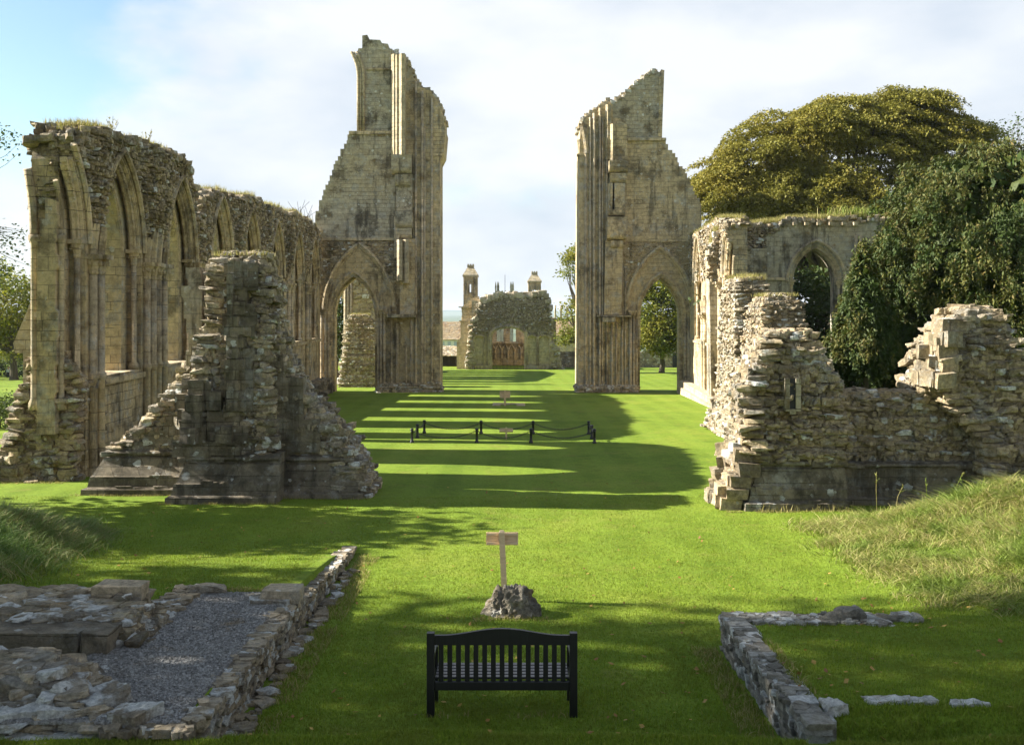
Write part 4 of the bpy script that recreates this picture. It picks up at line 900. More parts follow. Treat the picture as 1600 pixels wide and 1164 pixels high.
mb = MB(); mb.box(lx(742), lx(766), Yl-.5, Yl, -4, lz(571)); mb.build('plinth', M['ashlar'], t); mb = MB(); mb.box(lx(822), lx(858), Yl-.5, Yl, -4, lz(571)); mb.build('plinth', M['ashlar'], t)
mb = MB(); Yb = 150.; bx = lambda p: X_(p, Yb); bz = lambda p: Z_(p, Yb)   # inner wall seen through the arch, open window holes above an arcade
mb.prism([[(bx(755), -6), (bx(755), bz(503)), (bx(835), bz(503)), (bx(835), -6)], [(bx(776), bz(534)), (bx(787), bz(534)), (bx(787), bz(512)), (bx(776), bz(512))], [(bx(797), bz(534)), (bx(806), bz(534)), (bx(806), bz(512)), (bx(797), bz(512))]], lambda u, v, n: (u, Yb - n, v), 0, -1); mb.box(-6.2, -5.0, Yl+1.51, Yb-.01, -6, 3.5); mb.box(5.0, 6.2, Yl+1.51, Yb-.01, -6, 3.2); mb.build('inner_wall', M['ashlar'], t)
mb = MB(); mb.prism([[(bx(760), bz(537)), (bx(830), bz(537)), (bx(830), bz(534)), (bx(760), bz(534))]], lambda u, v, n: (u, Yb - n, v), .003, .4)
for k in range(6):
    a = 764 + k*10; mb.tube([(bx(a), Yb-.2, bz(560)), (bx(a), Yb-.2, bz(546)), (bx(a+5), Yb-.2, bz(537.5)), (bx(a+10), Yb-.2, bz(546)), (bx(a+10), Yb-.2, bz(560))], .13, 5)
mb.build('inner_arcade', M['shaft'], t)
mb = MB()
for p in np.arange(769, 820, 2.2): mb.box(lx(p)-.02, lx(p)+.02, Yl+.5, Yl+.54, -3.5, lz(570))
mb.box(lx(768), lx(820), Yl+.5, Yl+.54, lz(571.5), lz(571)); mb.build('railing', M['iron'], t)
mb = MB(); sw = lambda u, v, n: (u, Yl + 1.0 - n, v)
mb.prism([[(lx(713), -5), (lx(713), lz(535)), (lx(716), lz(531)), (lx(719), lz(528)), (lx(719), lz(502)), (lx(722), lz(498)), (lx(720), lz(480)), (lx(728), lz(474)), (lx(736), lz(466)), (lx(748), lz(463)), (lx(748), -5)]], sw, 0, -2.5); mb.build('side_wall', M['ashlar_cream'], t)
mb = MB(); mb.prism([[(lx(716), lz(481)), (lx(737), lz(481)), (lx(737), lz(479)), (lx(716), lz(479))]], sw, .003, .3); mb.build('cornice', M['shaft'], t); mb = MB(); mb.prism([[(lx(717), lz(503)), (lx(728), lz(503)), (lx(728), lz(501)), (lx(717), lz(501))]], sw, .003, .25); mb.build('cornice', M['shaft'], t)

def turret(label, p0, p1, ptop, peave, pbase, Yt, opening):
    t = thing('corner_turret', label, 'tower', (X_((p0+p1)/2, Yt), Yt, -4.5)); x0, x1 = X_(p0, Yt), X_(p1, Yt); w = x1-x0; xc = (x0+x1)/2; zf = lambda p: Z_(p, Yt)
    mb = MB(); mp = lambda u, v, n: (u, Yt - n, v)
    hole = [(xc-.18*w*1.0, zf(opening[1])), (xc+.14*w, zf(opening[1])), (xc+.14*w, zf(opening[0])), (xc-.18*w, zf(opening[0]))]
    body = [(x0, -6), (x0, zf(peave)), (x1, zf(peave)), (x1, -6)]
    mb.prism([body, hole], mp, w/2, w/2-.35); mb.prism([body, hole], mp, -w/2+.35, -w/2)
    for xx in (x0, x1-.35): mb.box(xx, xx+.35, Yt-w/2+.352, Yt+w/2-.352, -6, zf(peave)-.003)
    mb.build('shaft_wall', M['ashlar'], t)
    mb = MB(); e = w*.56; f = w*.22; zt, ze = zf(ptop+4), zf(peave)
    mb.loft([[(xc-e, Yt-e, ze-.18), (xc+e, Yt-e, ze-.18), (xc+e, Yt+e, ze-.18), (xc-e, Yt+e, ze-.18)], [(xc-e, Yt-e, ze+.05), (xc+e, Yt-e, ze+.05), (xc+e, Yt+e, ze+.05), (xc-e, Yt+e, ze+.05)], [(xc-f, Yt-f, zt), (xc+f, Yt-f, zt), (xc+f, Yt+f, zt), (xc-f, Yt+f, zt)]])
    mb.box(xc-f*1.1, xc+f*1.1, Yt-f*1.1, Yt+f*1.1, zt+.01, zf(ptop+1)); 
    for s in (-1, 0, 1): mb.box(xc + s*f*.8-.1, xc + s*f*.8+.1, Yt-f*1.1, Yt+f*1.1, zf(ptop+1)+.01, zf(ptop)+.1)
    mb.build('stone_cap', M['ashlar_pale'], t)
    mb = MB(); n = 5
    for k in range(n):
        a, b = x0 + w*k/n, x0 + w*(k+1)/n; mb.tube([(a+.04, Yt-w/2-.05, zf(pbase-10)), (a+.04, Yt-w/2-.05, zf(peave+9)), ((a+b)/2, Yt-w/2-.05, zf(peave+5)), (b-.04, Yt-w/2-.05, zf(peave+9)), (b-.04, Yt-w/2-.05, zf(pbase-10))], .06, 5)
    mb.build('blind_arcade', M['ashlar_grey'], t)
turret('taller square turret with stone cap and open belfry slot, left of the far gable', 724.5, 746.5, 414, 431, 470, 140., (444, 457))
turret('shorter square turret with stone cap peeping over the right of the far gable', 825, 845, 425, 440, 470, 158., (453, 462))

Yt = 400.; t = thing('church_tower', 'distant grey church tower with corner pinnacles rising behind the gable', 'tower', (X_(787, Yt), Yt, gzf(0, Yt)))
mb = MB(); x0, x1 = X_(773, Yt), X_(802, Yt); mb.box(x0, x1, Yt, Yt+7, -30, Z_(457, Yt)); mb.build('tower_body', M['ashlar_grey'], t)
mb = MB(); mb.box(x0, x1, Yt-.1, Yt+.45, Z_(457.4, Yt), Z_(456.6, Yt))
for k in range(6):
    a = x0 + (x1-x0)*k/6; mb.box(a+.2, a+.9, Yt-.05, Yt+.4, Z_(456.6, Yt)-.05, Z_(454.5, Yt))
mb.build('parapet', M['ashlar_grey'], t)
for xx in (774.5, 777.5, 779, 798, 800, 802): 
    mb = MB(); a = X_(xx, Yt); mb.loft([[(a-.3, Yt-.3, Z_(460, Yt)), (a+.3, Yt-.3, Z_(460, Yt)), (a+.3, Yt+.3, Z_(460, Yt)), (a-.3, Yt+.3, Z_(460, Yt))], [(a-.3, Yt-.3, Z_(447, Yt)), (a+.3, Yt-.3, Z_(447, Yt)), (a+.3, Yt+.3, Z_(447, Yt)), (a-.3, Yt+.3, Z_(447, Yt))], [(a-.05, Yt-.05, Z_(440, Yt)), (a+.05, Yt-.05, Z_(440, Yt)), (a+.05, Yt+.05, Z_(440, Yt)), (a-.05, Yt+.05, Z_(440, Yt))]]); mb.build('pinnacle', M['ashlar_grey'], t)
mb = MB(); mb.tube([(X_(789, Yt), Yt+3, 11), (X_(789, Yt), Yt+3, Z_(429, Yt))], .09, 5); mb.build('flagpole', M['iron'], t)

def roof_house(label, p0, p1, ridge, eave, base, Yh, wallmat, dep=7, chim=()):
    t = thing('house', label, 'house', (X_((p0+p1)/2, Yh), Yh, Z_(base, Yh))); x0, x1 = X_(p0, Yh), X_(p1, Yh); zr, ze, zb = Z_(ridge, Yh), Z_(eave, Yh), Z_(base, Yh)
    mb = MB(); mb.box(x0, x1, Yh, Yh+dep, zb-1, ze); mb.build('wall', M[wallmat], t)
    mb = MB(); n = max(8, int((x1-x0)/.35)); th = np.array([0, dep/2+.3, zr-ze]); L = np.linalg.norm(th); V = th/L; Nn = np.array([0, -V[2], V[1]])
    mb.prism([[(0, ze-.05), (dep/2+.3, zr), (dep+.6, ze-.05)]], lambda u, v, k: (k, Yh - .3 + u, v), x0-.2, x1+.2)
    fill(mb, lambda u, v: np.ones(u.shape, bool), (x0-.2, x1+.2, 0, L), (0, Yh-.3, ze), (1, 0, 0), V, Nn, (.3, .34), (.24, .3), (.02, .06), .1, False, .01, .05, .12)
    o = mb.build('roof', M['tile'], t)
    for c in chim:
        mb = MB(); a = X_(c[0], Yh); b = X_(c[1], Yh); mb.box(a, b, Yh+dep/2-.5, Yh+dep/2+.5, zr-1, Z_(c[2], Yh)); mb.lathe((a+b)/2, Yh+dep/2, [(.2, Z_(c[2], Yh)+.01), (.15, Z_(c[2], Yh)+.6)], 8); mb.build('chimney', M['ashlar_pale'], o)
    return t, x0, x1, ze, zb
t, x0, x1, ze, zb = roof_house('far house with brown tiled roof and white wall, right of the left crossing pier', 672, 720, 505, 531, 577, 165., 'whitewall')
for p in (692, 702, 712):
    mb = MB(); mb.box(X_(p-2.5, 165.), X_(p+2.5, 165.), 164.96, 165.1, Z_(541, 165.), Z_(534, 165.)); mb.build('window', M['cloth_blue'], t)
t = thing('garden_shed', 'low dark open shed with mossy tile roof below the white far house', 'shed', (X_(700, 146.), 146, -3.8))
mb = MB(); Ys = 146.; mb.box(X_(670, Ys), X_(713, Ys), Ys+.6, Ys+3, -5, Z_(556, Ys)); mb.build('interior_shade_block', M['dark'], t)  # solid dark box, its colour standing in for shade under the roof
mb = MB(); mb.prism([[(0, Z_(556, Ys)), (2.2, Z_(542, Ys)), (4.4, Z_(556, Ys))]], lambda u, v, k: (k, Ys - .4 + u, v), X_(670, Ys), X_(713, Ys)); th = np.array([0, 2.2, Z_(542, Ys)-Z_(556, Ys)]); L = np.linalg.norm(th); V = th/L
fill(mb, lambda u, v: np.ones(u.shape, bool), (X_(670, Ys), X_(713, Ys), 0, L), (0, Ys-.4, Z_(556, Ys)), (1, 0, 0), V, (0, -V[2], V[1]), (.2, .26), (.24, .34), (.02, .08), .12, False, .03); mb.build('roof', M['rubble_dark'], t)
for p in (675, 688, 701, 711): 
    mb = MB(); mb.box(X_(p, Ys)-.07, X_(p, Ys)+.07, Ys-.3, Ys-.16, -5, Z_(555, Ys)); mb.build('post', M['dark'], t)
roof_house('far house with brown roof and pale chimneys, left of the right crossing pier', 862, 915, 499, 524, 560, 180., 'ashlar_pale', 8, ((868, 870.5, 482), (877, 880, 482), (887, 890, 484)))
Yw = 141.; t = thing('boundary_wall', 'old stone boundary wall at the far end of the lawn, behind the right pier and its arch', 'wall', (20, Yw, -3.7))
mb = MB(); mb.box(X_(864, Yw), 45, Yw, Yw+.6, -5, Z_(551, Yw)); fill(mb, lambda u, v: v < Z_(549, Yw), (X_(864, Yw), 45, -3.9, Z_(548, Yw)), (0, Yw, 0), (1, 0, 0), (0, 0, 1), (0, -1, 0), (.2, .35), (.3, .7), (0, .12), .3, False); mb.build('masonry', M['rubble_dark'], t)
mb = MB(); mb.box(X_(1051, Yw), X_(1075, Yw), Yw-.3, Yw-.15, -4, Z_(552, Yw)); mb.build('doorway_shade_block', M['opening_shade'], t)  # no real opening: a near-black box paints the doorway's shade

# ================================================================== TREES
def leaves(mb, C, sig, n, size, flat=1.0, droop=0.0):
    C = np.asarray(C, float); k = len(C); P = np.repeat(C, n, 0) + RN.normal(0, 1, (k*n, 3))*np.array([sig, sig, sig*flat]); m = len(P)
    a = RN.normal(0, 1, (m, 3)); a[:, 2] *= .5
    if droop: a[:, 2] -= droop
    a /= np.linalg.norm(a, axis=1)[:, None]
    b = np.cross(a, RN.normal(0, 1, (m, 3)) + np.array([0, 0, .8])); b /= np.linalg.norm(b, axis=1)[:, None] + 1e-9
    s = size*RN.uniform(.6, 1.35, m)[:, None]; 
    V = np.stack([P - a*s*.5, P + b*s*.3, P + a*s*.5, P - b*s*.3], 1).reshape(-1, 3)
    mb.add(V, np.arange(4*m).reshape(-1, 4))
def blob(c, r, n, inner=.55, low=-.75):
    v = RN.normal(0, 1, (n*2, 3)); v /= np.linalg.norm(v, axis=1)[:, None]; v = v[v[:, 2] > low][:n]
    rad = RN.uniform(inner**3, 1, len(v))**(1/3) * (1 + .13*wob(np.arctan2(v[:, 1], v[:, 0])*2.2, v[:, 2]*3.5, 1, c[0]))
    return np.array(c) + v*rad[:, None]*np.array(r)
def limbs(mb, base, tops_, r0, sag=.25):
    for tp in tops_:
        b = np.array(base, float); e = np.array(tp, float); pts = [b + (e-b)*f + np.array([R.gauss(0, .12), R.gauss(0, .12), 0])*np.linalg.norm(e-b)*.25*math.sin(PI*f) + np.array([0, 0, 1])*sag*math.sin(PI*f)*np.linalg.norm((e-b)[:2])*.5 for f in np.linspace(0, 1, 7)]
        mb.tube(pts, list(np.linspace(r0, r0*.12, 7)), 6)
def tree(name, label, base, trunk_h, r0, blobs, mat, per=26, size=.3, sig=.6, flat=.45, droop=0, group=None, cat='tree', inner=.55, nl=10, low=-.75):
    t = thing(name, label, cat, (base[0], base[1], gzf(base[0], base[1])), group); g0 = gzf(base[0], base[1])
    mb = MB(); top = (base[0] + R.gauss(0, .2), base[1], g0 + trunk_h)
    mb.tube([(base[0], base[1], g0-.3), (base[0], base[1], g0+.3), ((base[0]+top[0])/2 + R.gauss(0, .1), base[1], g0 + trunk_h*.5), top], [r0*1.6, r0*1.15, r0*.95, r0*.75], 9)
    C = np.vstack([blob(c, r, n, inner, low) for c, r, n in blobs]); pick = RN.choice(len(C), min(len(C), nl*len(blobs)), False)
    limbs(mb, top, C[pick], r0*.5); mb.build('trunk', M['bark'], t)
    mb = MB(); leaves(mb, C, sig, per, size, flat, droop); mb.build('crown', M[mat], t); return t
def pads(mb, C, rad, flat, n, size, center, tilt=.35, aspect=.6):
    """flat sprays of leaves, each a shallow dome leaning outward, so light and dark tiers show"""
    for c in C:
        r = rad*R.uniform(.55, 1.35); k = int(n*(r/rad)**2); th = RN.uniform(0, 2*PI, k); q = np.sqrt(RN.uniform(0, 1, k))*(1 + .25*np.sin(th*3 + c[0]*5) + .15*np.sin(th*7 + c[1]))
        o = np.array(c) - center; o[2] *= .3; o /= np.linalg.norm(o) + 1e-6
        x, y = r*q*np.cos(th), r*q*np.sin(th); z = r*flat*(1 - q*q)*RN.uniform(.2, 1.0, k) - tilt*(x*o[0] + y*o[1]) + RN.normal(0, .07*r, k)
        P = np.c_[x, y, z] + c; m = k
        a = np.c_[np.cos(th), np.sin(th), RN.normal(-.25, .45, m)] + RN.normal(0, .55, (m, 3)); a /= np.linalg.norm(a, axis=1)[:, None]
        up = np.array([0, 0, 1.]) + RN.normal(0, .5, (m, 3)); b = np.cross(a, up); b /= np.linalg.norm(b, axis=1)[:, None] + 1e-9
        s = size*RN.uniform(.6, 1.4, m)[:, None]
        mb.add(np.stack([P - a*s*.5, P + b*s*aspect*.5, P + a*s*.5, P - b*s*aspect*.5], 1).reshape(-1, 3), np.arange(4*m).reshape(-1, 4))
P3 = lambda a, b, Y=86.: (X_(a, Y), Y, Z_(b, Y))
t = thing('beech_tree', 'huge golden spreading beech tree rising behind the right chapel wall', 'tree', (28, 88, gzf(28, 88)))
ctr = np.array([28, 90, 8.]); C = np.vstack([blob(P3(a, b, Y), r, n, .7, -.5) for a, b, Y, r, n in (
    (1330, 262, 88., (8.0, 5.5, 5.0), 150), (1195, 272, 86., (5.0, 4.5, 4.4), 95), (1150, 318, 85., (3.4, 3.6, 3.2), 60), (1262, 222, 87., (4.6, 4, 2.9), 66), (1395, 214, 89., (5.2, 4.5, 3.6), 80), (1470, 240, 88., (4.2, 4.5, 3.7), 70), (1250, 320, 83.5, (6.5, 3, 3.2), 95), (1390, 318, 83.5, (7, 3, 3.6), 95), (1500, 275, 87., (3.4, 4, 3.4), 46), (1320, 195, 88., (3.5, 3.5, 2.4), 40), (1185, 335, 82., (4.2, 2.5, 2.2), 70), (1300, 345, 81.5, (5.5, 2.5, 2.2), 90), (1120, 300, 85., (2.2, 3, 3.0), 40), (1430, 180, 88., (3.4, 3, 2.0), 34))])
mb = MB(); mb.tube([(28, 89, -2.6), (28, 89, -1.8), (28.1, 89, 1.5), (28.2, 89, 4.5)], [1.5, 1.0, .85, .7], 10); limbs(mb, (28.2, 89, 4.2), C[RN.choice(len(C), 70, False)], .42, .1); mb.build('trunk', M['bark'], t)
mb = MB(); pads(mb, C, 1.3, .42, 430, .205, ctr); mb.build('crown', M['beech'], t)
tree('broadleaf_tree', 'young golden green tree framed by the right crossing arch', (X_(1036, 118.), 119), 2.2, .3,
    [((X_(1037, 118.), 119, Z_(492, 118.)), (4.4, 3.5, 4.4), 240), ((X_(1045, 118.), 118, Z_(450, 118.)), (2.8, 2.5, 2.5), 80), ((X_(1015, 118.), 117.5, Z_(528, 118.)), (3, 2.5, 2.0), 110), ((X_(1058, 118.), 117.5, Z_(530, 118.)), (3.6, 2.5, 2.2), 140)], 'green', 60, .3, .5, .6, .2)
tree('broadleaf_tree', 'loose green tree showing left of the right crossing pier', (X_(912, 120.), 121), 3, .35,
    [((X_(908, 120.), 121, Z_(420, 120.)), (2.1, 2.4, 3.6), 80), ((X_(905, 120.), 121, Z_(490, 120.)), (2.3, 2.4, 1.9), 60), ((X_(893, 120.), 120, Z_(525, 120.)), (1.7, 1.5, 1.5), 40), ((X_(893, 120.), 120, Z_(400, 120.)), (1.0, 1, 1), 18)], 'green', 34, .28, .42, .6, .2)
tree('broadleaf_tree', 'dense dark tree seen through the right chapel arch', (20.5, 71), 2, .4,
    [((20, 71, 3.2), (4.5, 2.5, 4.0), 170), ((23.5, 72, 3), (3, 2.5, 3.5), 90), ((17, 72, 5), (3, 2, 3.5), 80)], 'darkleaf', 40, .34, .55, .5, .2)
Pn = lambda a, b, Y=44.: (X_(a, Y), Y, Z_(b, Y))
def conifer(name, label, base, h, prof, mat, n, per, size, tail, r0, lean=0):
    """weeping evergreen built of hanging feathery tails; prof = [(height fraction, radius)]"""
    g0 = gzf(*base); t = thing(name, label, 'tree', (base[0], base[1], g0)); mb = MB()
    mb.tube([(base[0], base[1], g0-.2), (base[0]+.1, base[1], g0+h*.4), (base[0], base[1], g0+h*.93)], [r0, r0*.7, r0*.1], 8)
    hf = np.array([p[0] for p in prof]); rr = np.array([p[1] for p in prof]); f = RN.uniform(hf[0], hf[-1], n*4); rad = np.interp(f, hf, rr); keep = RN.uniform(0, rr.max(), n*4) < rad + .2; f = f[keep][:n]; rad = rad[keep][:n]
    th = RN.uniform(0, 2*PI, len(f)); q = np.sqrt(RN.uniform(.15, 1.0, len(f)))*(1 + .15*np.sin(th*3 + f*9 + base[0]) + .12*np.sin(th*7 - f*23))
    C = np.c_[base[0] + rad*q*np.cos(th), base[1] + rad*q*np.sin(th), g0 + f*h]
    for i in RN.choice(len(C), 45, False): limbs(mb, (base[0], base[1], max(g0 + .6, C[i][2] - .25*rad[i])), [C[i]], r0*.16, .1)
    mb.build('trunk', M['bark'], t); mb = MB()
    for c, a0, ri in zip(C, th, rad):
        L = tail*R.uniform(.6, 1.5); k = int(per*L/tail); u = RN.uniform(0, 1, k); w = .5*tail*(1 - u)**.6*R.uniform(.6, 1.2)
        out = np.array([math.cos(a0), math.sin(a0), 0])
        P = c + out*(.35*L*u)[:, None] + np.c_[RN.normal(0, 1, k)*w*.6, RN.normal(0, 1, k)*w*.6, .3*L - L*u**1.15 + RN.normal(0, .16, k)*L]
        a = out*RN.uniform(.1, .9, (k, 1)) + np.c_[RN.normal(0, .45, k), RN.normal(0, .45, k), RN.normal(-.55, .45, k)]; a /= np.linalg.norm(a, axis=1)[:, None]
        b = np.cross(a, RN.normal(0, 1, (k, 3)) + out*.6); b /= np.linalg.norm(b, axis=1)[:, None] + 1e-9; s = size*RN.uniform(.6, 1.4, k)[:, None]
        mb.add(np.stack([P - a*s*.5, P + b*s*.16, P + a*s*.5, P - b*s*.16], 1).reshape(-1, 3), np.arange(4*k).reshape(-1, 4))
    mb.build('crown', M[mat], t)
    mb = MB(); k = n*6; f = RN.uniform(hf[0], .95, k); rad = np.interp(f, hf, rr)*np.sqrt(RN.uniform(0, .55, k)); th = RN.uniform(0, 2*PI, k)
    leaves(mb, np.c_[base[0] + rad*np.cos(th), base[1] + rad*np.sin(th), g0 + f*h - .1], .1, 1, size*2.6, 1, .6); mb.build('inner_shade_foliage', M['darkleaf'], t); return t  # oversized dark leaves fill the crown and paint its inner shade
conifer('yew_tree', 'large dark drooping yew behind the low wall at the right edge', (21.6, 45.5), 12.6, [(.16, 4.4), (.4, 5.3), (.6, 5.3), (.8, 4.7), (.92, 3.3), (1.0, 1.0)], 'yew', 2300, 80, .2, .62, .55)
conifer('yew_tree', 'tall dark yew half out of frame at the right edge, golden tipped', (26.9, 46), 12.8, [(.12, 3.0), (.3, 4.2), (.6, 4.4), (.85, 3.0), (1.0, .8)], 'yew', 1100, 75, .2, .65, .5)
conifer('yew_tree', 'smaller pointed yew standing in front of the chapel arch', (15.05, 43.5), 8.1, [(.34, .9), (.44, 1.4), (.55, 1.25), (.68, .85), (.82, .45), (1.0, .05)], 'yew', 520, 70, .17, .48, .2)
conifer('yew_tree', 'narrow dark yew between the pointed yew and the large one', (17.2, 46.2), 9.0, [(.2, 1.9), (.5, 2.1), (.75, 1.6), (.9, 1.0), (1.0, .3)], 'yew', 800, 75, .18, .55, .25)
t = thing('bare_tree', 'thin brown twiggy treetop against the sky at the upper right edge', 'tree', (X_(1592, 95.), 95, gzf(47, 95)))
mb = MB(); b0 = (X_(1592, 95.), 95, -3); mb.tube([b0, (b0[0], 95, 8), (b0[0]-.3, 95, 15)], [.4, .3, .15], 7); C = blob((X_(1588, 95.), 95, Z_(222, 95.)), (3.0, 2.4, 2.8), 70, .2); limbs(mb, (b0[0]-.3, 95, 14.5), C[:46], .07); mb.build('trunk', M['bark'], t)
mb = MB(); leaves(mb, C, .4, 9, .28, .8); mb.build('crown', M['darkleaf'], t)
# left background
for i, (a, b, Y, rx, rz, lab) in enumerate(((22, 490, 100., 3.6, 4.0, 'rounded green tree beyond the lawn at the left edge'), (-35, 470, 104., 5, 5, 'broad green tree cut by the left edge of the view'), (40, 530, 118., 3.0, 2.6, 'low green tree close behind the left buttress'))):
    c = (X_(a, Y), Y, Z_(b, Y)); tree('broadleaf_tree', lab, (c[0], Y), 2.4, .35, [(c, (rx, rx, rz), 170), ((c[0], Y-.8, c[2]-rz*.6), (rx*1.1, rx, rz*.6), 90)], 'green', 40, .3, .5, .6, .2)
tree('dark_tree', 'dark leafy tree beyond the left crossing arch', (-17.5, 104), 2, .35, [((-17.4, 104, 1.6), (2.4, 2, 3.6), 130), ((-16, 105, 5), (3, 2, 2.5), 80)], 'darkleaf', 38, .3, .5, .6, .2)
t = thing('bare_tree', 'sparse brown leaved branches reaching in at the left edge of the sky', 'tree', (-33.5, 58, gzf(-33, 58)))
mb = MB(); mb.tube([(-33.5, 58, -2), (-33.3, 58, 5), (-32.8, 58, 11)], [.4, .3, .12], 7)
C = np.vstack([blob((X_(-8, 58.), 58, Z_(b, 58.)), (1.9, 1.5, 1.0), 26, .1) for b in (225, 375, 420, 445)] + [blob((-32, 58, 8), (3, 2, 5), 60, .3)]); limbs(mb, (-33.1, 58, 7.5), C[:120:2], .05); mb.build('trunk', M['bark'], t)
mb = MB(); leaves(mb, C, .3, 10, .2, .7); mb.build('crown', M['darkleaf'], t)
t = thing('clipped_hedge', 'dark clipped hedge along the far side of the lawn at the left edge', 'hedge', (-50, 108, gzf(-50, 108)))
mb = MB(); C = np.c_[RN.uniform(-64, -40, 900), RN.uniform(107, 109, 900), RN.uniform(-2.8, -1.2, 900)]; leaves(mb, C, .2, 18, .22, 1); mb.build('foliage', M['darkleaf'], t)
for i, (a, b, Y, r_, lab) in enumerate(((10, 640, 52., .9, 'low green bush beside the path at the left edge'), (-6, 655, 47., .9, 'dark green bush cut by the left edge'))):
    t = thing('shrub', lab, 'shrub', (X_(a, Y), Y, gzf(X_(a, Y), Y))); mb = MB(); leaves(mb, blob((X_(a, Y), Y, Z_(b, Y)), (r_*1.4, r_, r_*.8), 120, .3), .16, 16, .12, .8); mb.build('foliage', M['darkleaf'], t)
    mb = MB(); limbs(mb, (X_(a, Y), Y, gzf(X_(a, Y), Y)), blob((X_(a, Y), Y, Z_(b, Y)), (r_, r_*.7, r_*.5), 8), .03); mb.build('stem', M['bark'], t)
# trees outside the left of the view; they throw the dappled shade on the foreground
for i, (x, y, h, rb, n, lab) in enumerate(((-21, 9.4, 19.5, 4.4, 190, 'broad leafy tree left of the view shading the bench'), (-20, 23.3, 9.5, 3.4, 110, 'leafy tree left of the view shading the raised grass'), (-17, 6.5, 13, 3.5, 120, 'leafy tree left of the view shading the front bank'), (-30, 15.0, 24, 5.0, 190, 'tall leafy tree behind the nearer trees left of the view'))):
    tree('shade_tree', lab, (x, y), h*.35, .35, [((x, y, h*.62), (rb, rb, h*.30), n), ((x, y+1.2, h*.85), (rb*.75, rb*.75, h*.16), n//3)], 'green', 36, .42, .75, .6, .2, inner=.35)
# ================================================================== FOUNDATIONS IN THE FOREGROUND
NEAR = True
def slabs(mb, x0, x1, y0, y1, zf, size=(.18, .5), th=.07, n=None):
    if n: n = int(n*1.9); size = (size[0]*.62, size[1]*.66); th *= .75
    n = n or int((x1-x0)*(y1-y0)/(size[0]*size[1])*1.5); C = []; S = []; A = []
    for _ in range(n):
        x, y = R.uniform(x0, x1), R.uniform(y0, y1); a = R.uniform(0, PI); w = R.uniform(*size)
        C.append((x, y, zf(x, y) + R.gauss(0, .015))); S.append((w*.8, w*R.uniform(.4, .75), th*R.uniform(.7, 1.4))); A.append(((math.cos(a), math.sin(a), R.gauss(0, .04)), (-math.sin(a), math.cos(a), R.gauss(0, .04)), (0, 0, 1)))
    mb.stones(C, S, A, True, .074)
pz = lambda x, y: -SL*y + .45
t = thing('foundation_wall', 'long low foundation wall of flat stones edging the gravel and running up the lawn on the left', 'wall', (-3.15, 14, gzf(-3.0, 14)))
mb = MB()
O = np.array((-2.98, 0, 0))
def face(mb, x, y0, y1, ztop, zbot, sgn, h=(.035, .08), w=(.08, .26)):
    fill(mb, lambda u, v: (v < ztop(u)) & (v > zbot(u)), (y0, y1, -1.0, .6), (x, 0, 0), (0, 1, 0), (0, 0, 1), (sgn, 0, 0), h, w, (-.02, .035), .28, True, .03, .07)
topL = lambda y: -SL*y + np.interp(y, [10, 13.9, 15, 19.6], [.45, .46, .38, .12])
face(mb, -2.98, 10.25, 19.7, topL, lambda y: -SL*y - .15, 1)
mb.prism([[(10.2, -.6), (10.2, .165), (13.9, .078), (15, -.03), (19.6, -.41), (19.6, -.8)]], lambda u, v, n: (n, u, v), -3.3, -3.02)
slabs(mb, -3.26, -3.02, 10.2, 14.8, lambda x, y: float(topL(y)) - .035, (.14, .36), .07, 190)
slabs(mb, -3.24, -3.0, 14.8, 19.7, lambda x, y: float(topL(y)) - .025, (.14, .34), .06, 150)
mb.build('stone_courses', M['kerbstone'], t)
mb = MB(); slabs(mb, -2.95, -2.78, 10.6, 18.5, lambda x, y: gzf(-2.8, y) + .015, (.16, .42), .06, 60); mb.build('footing_slab', M['kerbstone'], t)
mb = MB(); mb.stones([(-3.2, 14.55, pz(0, 14.5) + .11), (-3.35, 14.45, pz(0, 14.5)+.03)], [(.5, .42, .18), (.6, .4, .12)], [np.eye(3)]*2, True, .04); mb.build('end_block', M['kerbstone'], t)
t = thing('foundation_wall', 'broken kerb of pale flat stones along the far left edge of the gravel', 'wall', (-4.7, 13.8, pz(0, 13.8)))
mb = MB(); slabs(mb, -4.86, -4.52, 12.7, 15.1, lambda x, y: pz(x, y) + .04, (.18, .42), .1, 80); mb.stones([(-4.4, 15.0, pz(0, 15)+.08)], [(.5, .28, .14)], [np.eye(3)], True, .1); mb.build('stone_courses', M['kerbstone'], t)
mb = MB(); gx0, gx1 = -4.62, -3.36
yy = np.linspace(10.0, 14.9, 50); L = []
tag(grid('gravel', np.linspace(-4.95, -3.18, 18), np.linspace(9.9, 14.95, 50), lambda x, y: -SL*y + .465 + .012*wob(x, y, 3, 2), M['gravel']), kind='structure')
mb = MB(); n = 60000; C = np.c_[RN.uniform(-4.9, -3.2, n), 9.9 + 5.05*RN.uniform(0, 1, n)**1.25, np.zeros(n)]; C[:, 2] = -SL*C[:, 1] + .472; s = RN.uniform(.008, .026, (n, 1)); th = RN.uniform(0, PI, n)
A = np.stack([np.c_[np.cos(th), np.sin(th), RN.normal(0, .3, n)], np.c_[-np.sin(th), np.cos(th), RN.normal(0, .3, n)], np.c_[np.zeros(n), np.zeros(n), np.ones(n)]], 1)
mb.stones(C, s*RN.uniform(.6, 1.2, (n, 3)), A, False, .2); tag(mb.build('gravel_stones', M['gravel']), kind='stuff')
